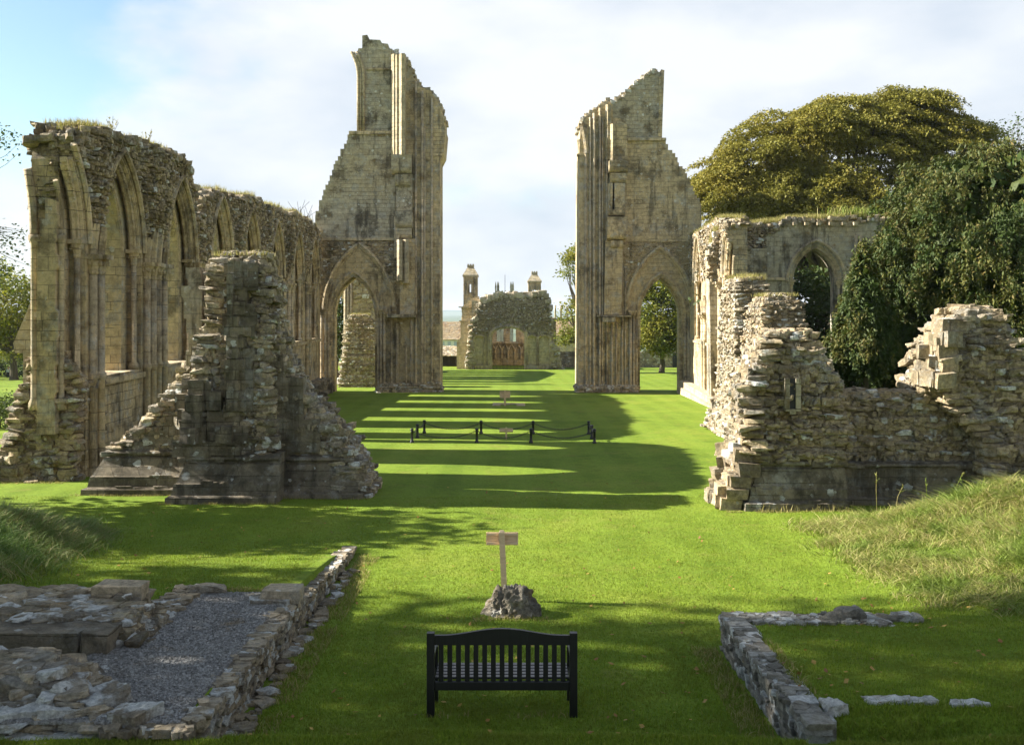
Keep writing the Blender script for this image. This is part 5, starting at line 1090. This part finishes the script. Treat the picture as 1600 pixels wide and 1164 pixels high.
# mortared bench of stone at the left
t = thing('foundation_wall', 'low dark block wall with rough mortar top at the left edge beside the gravel', 'wall', (-6, 12.6, pz(0, 12.6)))
mb = MB(); sx0 = -8.6
stack(mb, [(-.25, quad(sx0, -4.95, 12.45, 14.1)), (.36, quad(sx0, -5.0, 12.5, 14.0))], (.14, .2), (.3, .6), (-.03, .05), .35, True, .05, .085)
slabs(mb, sx0, -5.0, 12.6, 14.0, lambda x, y: .37 + .03*math.sin(x*5), (.15, .6), .1, 200)
mb.stones([(-5.2, 13.75, .44)], [(.6, .36, .2)], [np.eye(3)], True, .03); mb.build('stone_courses', M['kerbstone'], t)
mb = MB(); x = sx0
while x < -4.75:
    w = R.uniform(.7, 1.15); w = min(w, -4.72 - x) if x + w > -5.0 else w
    mb.stones([(x + w/2, 12.3, .24), (x + w/2 + .1, 12.34, -.06)], [(w*.98, .5, .33), (w*1.1, .5, .26)], [np.eye(3)]*2, True, .025); x += w
mb.build('facing_block', M['ashlar_dark'], t)
mb = MB(); stack(mb, [(-.1, quad(-5.0, -4.5, 12.2, 13.6)), (.18, quad(-5.0, -4.55, 12.3, 13.5)), (.36, quad(-5.0, -4.7, 12.5, 13.3))], (.1, .16), (.12, .35), (-.06, .1), .3, True, .15, .1, .05); mb.build('mortar_core', M['rubble'], t)
# rubble heap in the corner with large single stones on it
t = thing('rubble_heap', 'heap of rough brown foundation rubble in the lower left corner', 'ruin', (-4.6, 10.6, gzf(-4.6, 10.6)))
mb = MB()
hq = lambda r0, r1, y0, y1: [(-7.0, y0), (r0, y0), (r1, y1), (-7.0, y1)]
stack(mb, [(-.35, hq(-3.45, -4.35, 9.7, 11.5)), (.02, hq(-3.5, -4.4, 9.8, 11.45)), (.16, hq(-3.75, -4.5, 9.95, 11.4)), (.28, hq(-4.2, -4.7, 10.15, 11.35)), (.42, hq(-4.7, -4.95, 10.4, 11.25))], (.12, .2), (.2, .5), (-.08, .12), .35, True, .2, .11, .08)
slabs(mb, -3.9, -3.05, 9.75, 10.25, lambda x, y: pz(x, y) - .02, (.1, .3), .08, 90)
mb.build('rubble_core', M['kerbstone'], t)
def big_stone(label, c, size, rz, tilt, mat='kerbstone', group='large stones on the rubble heap'):
    mb = MB(); ca, sa = math.cos(rz), math.sin(rz)
    A = np.array([(ca, sa, tilt), (-sa, ca, tilt*.6), (0, 0, 1)])
    mb.stones([c], [size], [A], True, .05)
    # a second subdivision for a broken natural surface
    o = mb.build('loose_stone', M[mat], None, False); o.data.transform(__import__('mathutils').Matrix.Translation([-q for q in c])); o.location = c
    md = o.modifiers.new('sub', 'SUBSURF'); md.subdivision_type = 'SIMPLE'; md.levels = md.render_levels = 3
    tx = bpy.data.textures.new('crag', 'CLOUDS'); tx.noise_scale = .09; tx.noise_depth = 4; d = o.modifiers.new('crag', 'DISPLACE'); d.texture = tx; d.strength = .07; d.mid_level = .5; d.texture_coords = 'GLOBAL'
    return tag(o, label, 'stone', group)
M['pale_rock'] = rubble('pale_lichened_rock', [(.72, .70, .64), (.72, .70, .64)], .5, .1, 0)
for lab, a, b, Y, s, rz, ti, mt in (
    ('bright white-topped square stone on the rubble heap at the lower left', 35, 1118, 10.15, (.42, .34, .24), .1, .05, 'pale_rock'),
    ('pale split slab right of the white-topped stone on the heap', 108, 1112, 10.2, (.46, .36, .2), .35, -.12, 'pale_rock'),
    ('flat grey slab tilted against the block wall by the gravel', 152, 1062, 11.3, (.3, .42, .1), .5, .2, 'kerbstone'),
    ('long rounded boulder at the back of the rubble heap', 78, 1070, 10.9, (.62, .4, .2), -.1, .05, 'kerbstone'),
    ('lumpy brown boulder at the left edge of the heap', 15, 1076, 10.7, (.34, .36, .3), .3, .1, 'kerbstone'),
    ('dark angular block at the front right of the heap', 205, 1120, 10.0, (.4, .3, .2), -.3, .1, 'kerbstone'),
    ('brown boulder in the middle of the heap under the split slab', 160, 1095, 10.4, (.44, .34, .24), .9, .1, 'kerbstone')):
    big_stone(lab, (X_(a, Y), Y, Z_(b, Y) - .02), s, rz, ti, mt)

t = thing('foundation_wall', 'square cornered foundation wall with white lichened top edging the raised grass on the right', 'wall', (2.9, 12, gzf(2.7, 12)))
mb = MB()
topR = lambda y: -SL*y + .47
face(mb, 2.86, 10.1, 13.75, topR, lambda y: -SL*y - .2, -1, (.04, .09), (.08, .25))
mb.prism([[(10.0, -.7), (10.0, .193), (13.72, .095), (13.72, -.8)]], lambda u, v, n: (n, u, v), 2.9, 3.2)
fill(mb, lambda u, v: (v < -SL*13.8 + .46), (3.15, 5.4, -.7, .2), (0, 13.82, 0), (1, 0, 0), (0, 0, 1), (0, 1, 0), (.08, .16), (.15, .4), (-.02, .05), .25)
slabs(mb, 2.88, 3.08, 10.1, 13.4, lambda x, y: topR(y) - .03, (.12, .3), .06, 170)
slabs(mb, 2.9, 5.0, 13.38, 13.8, lambda x, y: topR(y) - .025 - .02*max(0, x-4), (.12, .34), .06, 230)
mb.stones([(4.45, 13.6, topR(13.6)+.07), (4.62, 13.62, topR(13.6)+.05), (4.25, 13.5, topR(13.6)+.03)], [(.24, .2, .1), (.15, .2, .12), (.3, .15, .08)], [np.array([(1, .2, .3), (-.2, 1, .1), (-.3, 0, 1)])]*3, True, .1)
mb.build('stone_courses', rubble('lichened_foundation_stone', [(.24, .215, .17), (.32, .29, .23), (.17, .155, .12), (.40, .38, .33), (.27, .24, .19), (.2, .18, .15)], 1.0, .45, .15, .3), t)
for lab, a, b, Y, s, rz in (('small white weathered block at the front edge of the raised grass', 1302, 1124, 10.3, (.2, .18, .11), .2), ('long flat pale kerb slab set in the turf at the lower right', 1388, 1113, 10.5, (.42, .14, .07), 0), ('short flat kerb slab right of the long pale one', 1436, 1114, 10.5, (.3, .13, .06), .02), ('thin kerb slab farthest right in the turf', 1512, 1117, 10.45, (.34, .12, .05), -.02), ('thin buried slab in the bank just left of the bench', 540, 1139, 10.2, (.34, .16, .06), .05), ('long pale slab under the rubble heap at the bottom left', 75, 1147, 9.9, (.95, .22, .07), .03)):
    c = [X_(a, Y), Y, 0]; c[2] = gzf(c[0], Y) + s[2]*(.3 if s[2] > .1 else .22); big_stone(lab, tuple(c), s, rz, .03, 'pale_rock', 'pale stones set in the turf')

# ================================================================== BENCH, SIGNS, ROCK, BOLLARDS
def prisms(name, parent, mat, boxes, bev=.004):
    mb = MB()
    for b in boxes: mb.box(*b)
    o = mb.build(name, M[mat], parent); md = o.modifiers.new('bevel', 'BEVEL'); md.width = bev; md.segments = 2; md.limit_method = 'ANGLE'; return o
by = 11.33; bxl, bxr = X_(667, by), X_(902, by); bg = gzf(0, by); bw = bxr - bxl; bc = (bxl+bxr)/2
t = thing('park_bench', 'black slatted wooden bench seen from behind, facing the abbey lawn', 'bench', (bc, by, bg))
pw = .085
for x in (bxl, bxr - pw): prisms('rear_leg', t, 'black', [(x, x+pw, by-.04, by+.04, bg-.03, bg+.935)])
for x in (bxl + .02, bxr - pw - .02 + .02): prisms('front_leg', t, 'black', [(x, x+.07, by+.47, by+.54, bg-.03, bg+.62)])
mb = MB(); n = 28; us = np.linspace(bxl+pw+.001, bxr-pw-.001, n); q = (us-bc)/(bw/2-pw); tz = bg + .943 + .037*np.cos(np.clip(np.abs(q)*1.1, 0, 1)*PI)
mb.prism([list(zip(us, tz)) + [(us[-1], bg+.80), (us[0], bg+.80)]], lambda u, v, k: (u, by + k, v), -.022, .022); mb.build('top_rail', M['black'], t)
prisms('lower_rail', t, 'black', [(bxl+pw+.001, bxr-pw-.001, by-.022, by+.022, bg+.30, bg+.395)])
for k in range(15):
    x = bxl + pw + (bw-2*pw)*(k+.75)/15.5; prisms('back_slat', t, 'black', [(x-.027, x+.027, by-.011, by+.011, bg+.397, bg+.798)], .002)
for k in range(5):
    y0 = by + .05 + k*.098; prisms('seat_slat', t, 'seatblack', [(bxl+pw+.003, bxr-pw-.003, y0, y0+.078, bg+.40, bg+.424)], .004)
for x in (bxl + .018, bxr - pw + .018):
    mb = MB(); mb.prism([[(by+.042, bg+.62), (by+.56, bg+.64), (by+.58, bg+.66), (by+.56, bg+.675), (by+.042, bg+.66)]], lambda u, v, k: (k, u, v), x-.012, x+.062); mb.build('armrest', M['seatblack'], t)
for x in (bxl + .02, bxr - pw + .01): prisms('side_rail', t, 'black', [(x, x+.045, by+.042, by+.468, bg+.32, bg+.397)])

def craggy(name, label, cat, c, r, mat, seed=0, lev=4):
    import bmesh
    bm = bmesh.new(); bmesh.ops.create_icosphere(bm, subdivisions=5, radius=1.0)
    from mathutils import noise
    for v in bm.verts:
        d = v.co.normalized(); n = noise.fractal(d*1.3 + Vector((seed, 0, 0)), 1.0, 2.0, 4) * .30
        pit = noise.noise(d*4.2 + Vector((seed, 3, 1))); pit2 = noise.noise(d*9 + Vector((1, seed, 5)))
        k = 1 + n - .36*max(0, pit-.02) - .2*max(0, pit2-.02) 
        v.co = Vector((d.x*r[0]*k, d.y*r[1]*k, max(-.25, d.z)*r[2]*k))
    me = bpy.data.meshes.new(name); bm.to_mesh(me); bm.free(); me.materials.append(M[mat]); o = bpy.data.objects.new(name, me); COL.objects.link(o); o.location = c
    return tag(o, label, cat)
ry = 15.55; rx = X_(798, ry)
craggy('boulder', 'pitted grey boulder on the lawn at the foot of the wooden sign', 'rock', (rx, ry, gzf(rx, ry) + .02), (.43, .33, .45), 'rock', 2)
def sign(name, label, xp, Y, wid, hgt, zt, lean, slope, grp=None, post=.045):
    x = X_(xp, Y); g = gzf(x, Y); t = thing(name, label, 'sign', (x, Y, g), grp)
    mb = MB(); mb.loft([[(x + dx*post + lean*f, Y + dy*post, g - .1 + (zt+.13)*f) for dx, dy in ((-1, -1), (1, -1), (1, 1), (-1, 1))] for f in (0, .5, 1)] + [[(x + dx*post*.6 + lean, Y + dy*post*.6, g + zt + .06) for dx, dy in ((-1, -1), (1, -1), (1, 1), (-1, 1))]]); mb.build('post', M['oak'], t)
    zc = g + zt - hgt*.45; xc = x + lean*.9; V = np.array((0, slope, 1.0)); V /= np.linalg.norm(V); Nn = np.array((0, -V[2], V[1])); A = np.array([(1, 0, 0), V, Nn]); c = np.array((xc, Y + post + .05, zc))
    mb = MB(); mb.obox(c, A, (wid, hgt, .03)); mb.build('board', M['oak'], t)
    for s in (-1, 1):
        mb = MB(); mb.obox(c + V*s*(hgt/2-.03) - Nn*(-.035), A, (wid*.97, .035, .035)); mb.build('batten', M['oak'], t)
    for s in (-1, 1):
        mb = MB(); mb.obox(c + np.array((s*(wid/2-.012), 0, 0)) + Nn*.02, A, (.022, hgt*.98, .02)); mb.build('edge_strip', M['oak'], t)
    return t
sign('wooden_sign', 'pale wooden sign on a post behind the pitted boulder, seen from the back', 789, 16.25, .51, .2, 1.06, -.05, .12)
sign('wooden_sign', 'wooden notice board on a post beside the flat stone slab in mid lawn', 789, 62.6, .64, .42, .86, 0, .2, post=.06)
sign('wooden_sign', 'small low wooden sign inside the chained enclosure', 791, 42.2, .56, .17, .42, 0, .8, post=.035)
t = thing('stone_slab', 'flat pale stone slab flush in the lawn by the distant notice board', 'slab', (0, 63.2, gzf(0, 63.2)))
mb = MB(); z0 = gzf(0, 63.2)
for a, b, c, d in ((-1.0, 1.0, 63.5, 64.1), (-1.0, -.5, 62.4, 63.45), (.5, 1.0, 62.4, 63.45)): mb.box(X_(795, 1)+a, a*0+b, c, d, z0-.1, z0+.07, .02)
mb.build('paving', M['ashlar_pale'], t)
FR = [(-3.85, 40.7), (-1.27, 40.7), (.88, 40.6), (3.38, 40.4)]; BK = [(-3.68, 44.6), (-1.2, 44.4), (1.05, 44.3), (3.45, 44.2)]; SDE = [(-3.8, 42.6), (3.42, 42.2)]
g0 = 'bollards round the chained enclosure'; proto = None; LABB = ['front left corner bollard of the chained enclosure', 'second bollard from the left in the front row of the enclosure', 'third bollard from the left in the front row of the enclosure', 'front right corner bollard of the chained enclosure', 'back left corner bollard of the enclosure', 'second bollard from the left in the back row of the enclosure', 'third bollard from the left in the back row of the enclosure', 'back right corner bollard of the enclosure', 'bollard midway along the left side of the enclosure', 'bollard midway along the right side of the enclosure']
BH = .56
for (x, y), lab in zip(FR + BK + SDE, LABB):
    if proto is None:
        t = proto = thing('bollard', 'black ' + lab, 'bollard', (x, y, gzf(x, y)), g0); z0 = gzf(x, y)
        mb = MB(); mb.lathe(x, y, [(.085, z0-.1), (.085, z0+.06), (.055, z0+.1), (.05, z0+BH*.8), (.07, z0+BH*.82), (.07, z0+BH*.86), (.045, z0+BH*.88)], 12); mb.build('post', M['iron'], t, True)
        mb = MB(); mb.lathe(x, y, [(.03, z0+BH*.88), (.075, z0+BH*.93), (.08, z0+BH*.97), (.05, z0+BH*1.03), (.01, z0+BH*1.05)], 12); mb.build('cap', M['iron'], t, True)
    else:
        t = copy_tree(proto); t.location = (x, y, gzf(x, y)); t['label'] = 'black ' + lab
def chain(a, b, label, sag=.28):
    za, zb = gzf(*a) + BH*.86, gzf(*b) + BH*.86; L = math.hypot(a[0]-b[0], a[1]-b[1]); n = int(L/.075); mb = MB()
    for i in range(n):
        f0, f1 = i/n, (i+1)/n; p = [np.array((a[0] + (b[0]-a[0])*f, a[1] + (b[1]-a[1])*f, za + (zb-za)*f - sag*4*f*(1-f))) for f in (f0, f1)]
        d = p[1]-p[0]; d /= np.linalg.norm(d); s = np.cross(d, (0, 0, 1.)); s /= np.linalg.norm(s); s = s if i % 2 else np.cross(d, s); m = (p[0]+p[1])/2
        mb.tube([m + d*.055*math.cos(k) + s*.028*math.sin(k) for k in np.linspace(0, 2*PI, 9)], .011, 4)
    o = mb.build('chain', M['iron']); tag(o, label, 'chain', 'chains hung between the bollards')
nm = ['left', 'middle', 'right']
for i in range(3):
    chain(FR[i], FR[i+1], f'black sagging chain, {nm[i]} span of the front row of bollards'); chain(BK[i], BK[i+1], f'black sagging chain, {nm[i]} span of the back row of bollards')
chain(FR[0], SDE[0], 'black chain along the left side of the enclosure, nearer half', .12); chain(SDE[0], BK[0], 'black chain along the left side of the enclosure, farther half', .12)
chain(FR[3], SDE[1], 'black chain along the right side of the enclosure, nearer half', .12); chain(SDE[1], BK[3], 'black chain along the right side of the enclosure, farther half', .12)

# ================================================================== PEOPLE (far, at the left)
def skinned(name, V, E, rad, mat, parent, root=0):
    me = bpy.data.meshes.new(name); me.from_pydata([tuple(v) for v in V], E, []); o = bpy.data.objects.new(name, me); COL.objects.link(o)
    md = o.modifiers.new('skin', 'SKIN'); md.use_smooth_shade = True
    for i, r in enumerate(rad): me.skin_vertices[0].data[i].radius = r if isinstance(r, tuple) else (r, r)
    me.skin_vertices[0].data[root].use_root = True; s = o.modifiers.new('sub', 'SUBSURF'); s.levels = s.render_levels = 2
    bpy.context.view_layer.update(); dg = bpy.context.evaluated_depsgraph_get(); me2 = bpy.data.meshes.new_from_object(o.evaluated_get(dg)); o.modifiers.clear(); o.data = me2; me2.materials.clear(); me2.materials.append(M[mat]); o.parent = parent; ORG[o.name] = ORG[parent.name]; return o
def person(label, x, y, h, coat, legm, hair):
    g = gzf(x, y); t = thing('person', label, 'person', (x, y, g)); k = h/1.75
    V = [(0, 0, .95), (0, 0, 1.15), (0, 0, 1.38), (0, 0, 1.47), (0, -.02, 1.55), (0, -.02, 1.66), (0, -.01, 1.73), (-.09, 0, .9), (-.1, -.03, .5), (-.1, .04, .08), (-.1, -.1, .03), (.09, 0, .9), (.1, .08, .5), (.1, .16, .09), (.1, .03, .04), (-.19, 0, 1.38), (-.24, .02, 1.1), (-.23, -.08, .86), (-.23, -.1, .78), (.19, 0, 1.38), (.24, .02, 1.1), (.23, -.08, .86), (.23, -.1, .78)]
    E = [(0, 1), (1, 2), (2, 3), (3, 4), (4, 5), (5, 6), (0, 7), (7, 8), (8, 9), (9, 10), (0, 11), (11, 12), (12, 13), (13, 14), (2, 15), (15, 16), (16, 17), (17, 18), (2, 19), (19, 20), (20, 21), (21, 22)]
    rad = [.12, .12, .13, .05, .075, .09, .05, .08, .06, .04, .035, .08, .06, .04, .035, .055, .045, .03, .025, .055, .045, .03, .025]
    skinned('body', [(a*k, b*k, c*k) for a, b, c in V], E, [r*k for r in rad], 'skin', t)
    c = lambda idx: [V[i] for i in idx]
    skinned('coat', [(a*k, b*k, q*k) for a, b, q in [(0, 0, .82), (0, 0, 1.1), (0, 0, 1.4), (0, 0, 1.46), (-.2, 0, 1.38), (-.25, .02, 1.1), (-.235, -.06, .9), (.2, 0, 1.38), (.25, .02, 1.1), (.235, -.06, .9)]], [(0, 1), (1, 2), (2, 3), (2, 4), (4, 5), (5, 6), (2, 7), (7, 8), (8, 9)], [(.19*k, .15*k), (.17*k, .14*k), (.17*k, .13*k), .07*k, .075*k, .065*k, .055*k, .075*k, .065*k, .055*k], coat, t)
    skinned('trousers', [(a*k, b*k, q*k) for a, b, q in [(0, 0, .95), (-.09, 0, .88), (-.1, -.03, .5), (-.1, .04, .08), (.09, 0, .88), (.1, .08, .5), (.1, .16, .09)]], [(0, 1), (1, 2), (2, 3), (0, 4), (4, 5), (5, 6)], [.13*k, .095*k, .075*k, .065*k, .095*k, .075*k, .065*k], legm, t)
    skinned('hair', [(0, .01*k, 1.66*k), (0, .03*k, 1.72*k), (0, .05*k, 1.62*k)], [(0, 1), (0, 2)], [.1*k, .075*k, .08*k], hair, t)
Yp = 103.
person('person in a white jacket and dark trousers walking on the far lawn at the left', X_(20, Yp), Yp, 1.72, 'cloth_white', 'cloth_dark', 'hair')
person('person in a pale blue-grey coat beside the one in the white jacket', X_(9.5, Yp), Yp+.5, 1.2, 'cloth_blue', 'cloth_dark', 'hair')

# ================================================================== GRASS
def allowed(x, y):
    ok = ~((x > -4.8) & (x < -2.75) & (y < 19.7) & (y > 9.75) & ((x > -3.35) | (y < 15.0)))
    ok &= ~((x > 2.82) & (x < 3.08) & (y < 13.85)) & ~((x > 2.8) & (x < 4.9) & (y > 13.38) & (y < 13.86))
    ok &= ~((x < -4.5) & (y > 12.0) & (y < 14.1)) & ~((x < -3.3) & (y > 9.85) & (y < 11.6)) & ~((np.abs(x - rx) < .45) & (np.abs(y - ry) < .3))
    ok &= ~((x > -11.3) & (x < -3.8) & (y > 25.8)) & ~((x > 5.3) & (y > 24.7)); return ok
def view_pts(n, y0, y1, pw=2.0, wide=.53):
    y = (RN.uniform(*sorted((y0**(1-pw), y1**(1-pw))), n))**(1/(1-pw)) if pw != 1 else y0*(y1/y0)**RN.uniform(0, 1, n)
    x = RN.uniform(-1, 1, n)*wide*y; return x, y
def turf_field(name, n, y0, y1, hgt, wid, pw):
    mb = MB(); x, y = view_pts(n, y0, y1, pw, .78); k = allowed(x, y) & (mound(x, y) < .3); x, y = x[k], y[k]; z = gz(x, y); f = 1 + .3*wob(x, y, 2.5, 3)
    blades(mb, np.c_[x, y, z - .008], hgt*f, wid, .5); return tag(mb.build(name, M['blade']), kind='stuff')
turf_field('lawn_grass', 620000, 9.4, 27, .042, .011, 1.6)
x, y = view_pts(20000, 9.55, 10.5, 1.5); k = allowed(x, y); x, y = x[k], y[k]; mb = MB(); blades(mb, np.c_[x, y, gz(x, y) - .01], .085, .009, .45, 2); tag(mb.build('bank_grass', M['blade']), kind='stuff')
def long_field(name, mat, xr, yr, n, hgt, drift, ntuft):
    mb = MB(); tx = RN.uniform(*xr, ntuft); ty = RN.uniform(*yr, ntuft); m = mound(tx, ty); k = (m > .05 + .05*wob(tx, ty, 3)) & allowed(tx, ty); tx, ty, m = tx[k], ty[k], m[k]
    for i in range(len(tx)):
        c = max(6, int(n/ntuft*R.uniform(.5, 1.6))); r = R.uniform(.1, .32); x = tx[i] + RN.normal(0, r, c); y = ty[i] + RN.normal(0, r, c)
        h = hgt*(.45 + .45*min(1, m[i]) + R.uniform(-.25, .35)); a = R.uniform(0, 2*PI); q = R.uniform(.4, 1.5)
        blades(mb, np.c_[x, y, gz(x, y) - .02], np.full(c, max(.15, h)), .018, .5, 4, (drift[0] + q*math.cos(a), drift[1] + q*math.sin(a)))
    return tag(mb.build(name, M[mat]), kind='stuff')
long_field('long_grass', 'long', (4.9, 14), (12.3, 25), 120000, .33, (-.12, -.1), 3400)
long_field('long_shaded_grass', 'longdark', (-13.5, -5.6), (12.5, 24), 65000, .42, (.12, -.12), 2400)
mb = MB(); 
for _ in range(4):   # dry flowering stalks
    x, y = R.uniform(6.6, 10), R.uniform(22.8, 24.3); z = gzf(x, y); a = R.gauss(0, .25); h = R.uniform(.7, 1.25); mb.tube([(x, y, z), (x + a*.4*h, y, z + .6*h), (x + a*h, y - .1, z + h)], .007, 4); blades(mb, np.array([(x + a*h*f, y - .1*f, z + h*f) for f in RN.uniform(.75, 1, 10)]), .07, .03, .9)
tag(mb.build('dry_stalks', M['long']), kind='stuff')
mb = MB(); P = []   # dry grass and weeds along the feet of walls and ruins
for x0, x1, y0, y1, n in ((-2.85, -2.45, 10.4, 19.6, 3800), (-11.6, -8.4, 27.0, 27.2, 700), (-8.8, -5.7, 25.6, 25.8, 700), (-5.9, -3.6, 26.4, 26.65, 500), (5.2, 8.3, 24.4, 24.65, 700), (8.2, 11.5, 25.3, 25.6, 500), (2.45, 2.8, 10.4, 13.8, 1500), (-4.7, -3.4, 15.0, 15.25, 500), (-.55, .6, 15.1, 15.3, 260), (-15.6, -12.8, 29.3, 29.7, 700), (3.1, 3.25, 10.3, 13.3, 500), (-.9, .8, 11.25, 11.4, 120)):
    x = RN.uniform(x0, x1, n); y = RN.uniform(y0, y1, n); k = wob(x, y, 2.2, 7) > -.35; P.append(np.c_[x, y, gz(x, y) - .01][k])
blades(mb, np.vstack(P), .1, .011, .55, 2); tag(mb.build('edge_grass', M['turf']), kind='stuff')
mb = MB(); x, y = view_pts(620, 9.8, 34, 1.5, .5); k = allowed(x, y) & (mound(x, y) < .2); x, y = x[k], y[k]; n = len(x); P = np.c_[x, y, gz(x, y) + .035]; th = RN.uniform(0, 2*PI, n); s = RN.uniform(.018, .045, n)[:, None]
a = np.c_[np.cos(th), np.sin(th), RN.normal(0, .3, n)]*s; b = np.c_[-np.sin(th), np.cos(th), RN.normal(0, .3, n)]*s*.7; c = np.c_[np.zeros((n, 2)), RN.uniform(0, .5, n)]*s
mb.add(np.stack([P-a, P-b-c*.3, P+a+c, P+b+c*.5], 1).reshape(-1, 3), np.arange(4*n).reshape(-1, 4)); tag(mb.build('fallen_leaves', M['leaf']), kind='stuff')

# ================================================================== SKY, SUN, CAMERA, HAZE
EL, AZ = math.radians(30), math.radians(6.5)     # sun height; AZ = how far beyond due left
S = Vector((-math.cos(AZ)*math.cos(EL), math.sin(AZ)*math.cos(EL), math.sin(EL)))
sd = bpy.data.lights.new('sun', 'SUN'); sd.energy = SUN_E; sd.angle = math.radians(.5); sd.color = (1, .955, .87)
so = bpy.data.objects.new('sun', sd); COL.objects.link(so); so.rotation_euler = S.to_track_quat('Z', 'Y').to_euler(); so.location = (-40, 30, 50)
w = bpy.data.worlds.new('World'); scene.world = w; w.use_nodes = True; t = w.node_tree; t.nodes.clear(); g = N(t)
sky = g.new('ShaderNodeTexSky'); sky.sky_type = 'NISHITA'; sky.sun_disc = False; sky.sun_elevation = EL; sky.sun_rotation = math.atan2(S.x, S.y); sky.air_density = 1.0; sky.dust_density = .6; sky.ozone_density = 1.2
tc = g.new('ShaderNodeTexCoord').outputs['Generated']
dn = g.new('ShaderNodeVectorMath', operation='NORMALIZE'); g.put(dn.inputs[0], tc)
n1 = g.noise(g.scale(dn.outputs[0], (2.0, 2.0, 4.2)), 1.35, 7, .55); n2 = g.noise(g.scale(dn.outputs[0], (2.5, 2.5, 6)), 1.7, 5, .5)
sp_ = g.new('ShaderNodeSeparateXYZ'); g.put(sp_.inputs[0], dn.outputs[0])
bias = g.math('MULTIPLY', g.step(sp_.outputs[0], -.40, -.05), .26)
cov = g.step(g.math('ADD', n1, bias), .47, .66)
cc = g.ramp(n2, [(.30, (4.0, 4.5, 5.15)), (.58, (5.75, 5.9, 6.05))])
sb = g.mix(1.0, sky.outputs[0], (SKYM[0], SKYM[1], SKYM[2]), 'MULTIPLY')
col = g.mix(g.math('MULTIPLY', cov, g.math('SUBTRACT', .94, g.math('MULTIPLY', g.step(sp_.outputs[2], .3, .62), .7))), sb, cc)
bg_ = g.new('ShaderNodeBackground'); g.put(bg_.inputs['Color'], col); bg_.inputs['Strength'].default_value = SKY_S
ow = g.new('ShaderNodeOutputWorld'); t.links.new(bg_.outputs[0], ow.inputs[0])
cd = bpy.data.cameras.new('camera'); cam = bpy.data.objects.new('camera', cd); COL.objects.link(cam)
cam.location = (0, 0, HC); cam.rotation_euler = (PI/2, 0, 0); cd.sensor_width = 36; cd.lens = 36*F/1600; cd.clip_end = 20000; cd.clip_start = .1
cd.shift_x = (800 - VX)/1600; cd.shift_y = -(582 - HY)/1600; scene.camera = cam
if HAZE:
    mb = MB(); mb.box(-9500, 9500, -350, 10500, -60, 45); h = mb.build('haze', bpy.data.materials.new('haze_air')); tag(h, kind='stuff'); m = h.data.materials[0]; m.use_nodes = True; tt = m.node_tree; tt.nodes.clear()
    v = tt.nodes.new('ShaderNodeVolumePrincipled'); v.inputs['Density'].default_value = HAZE; v.inputs['Color'].default_value = (.75, .86, 1, 1); v.inputs['Anisotropy'].default_value = .2; oo = tt.nodes.new('ShaderNodeOutputMaterial'); tt.links.new(v.outputs[0], oo.inputs['Volume'])
vs = scene.view_settings; vs.view_transform = 'Standard'; vs.look = 'None'; vs.exposure = EXPO; vs.gamma = 1; vs.use_curve_mapping = False

# repeats that belong together
GROUPS = {'choir_wall': 'fragments of the choir walls', 'crossing_pier': 'the two crossing piers', 'rubble_stump': 'rubble stumps beside the right chapel', 'yew_tree': 'yews behind the right ruin',
          'corner_turret': 'turrets of the far chapel', 'foundation_wall': 'low foundation walls in the foreground', 'wooden_sign': 'wooden signs on the lawn', 'broadleaf_tree': 'green trees round the abbey grounds',
          'house': 'far town houses', 'person': 'visitors on the far lawn', 'shade_tree': 'trees left of the view', 'bare_tree': 'thin twiggy trees at the edges', 'shrub': 'bushes by the path'}
for o in list(scene.objects):
    if o.parent is None and 'label' in o and 'group' not in o:
        b_ = o.name.split('.')[0]
        if b_ in GROUPS: o['group'] = GROUPS[b_]
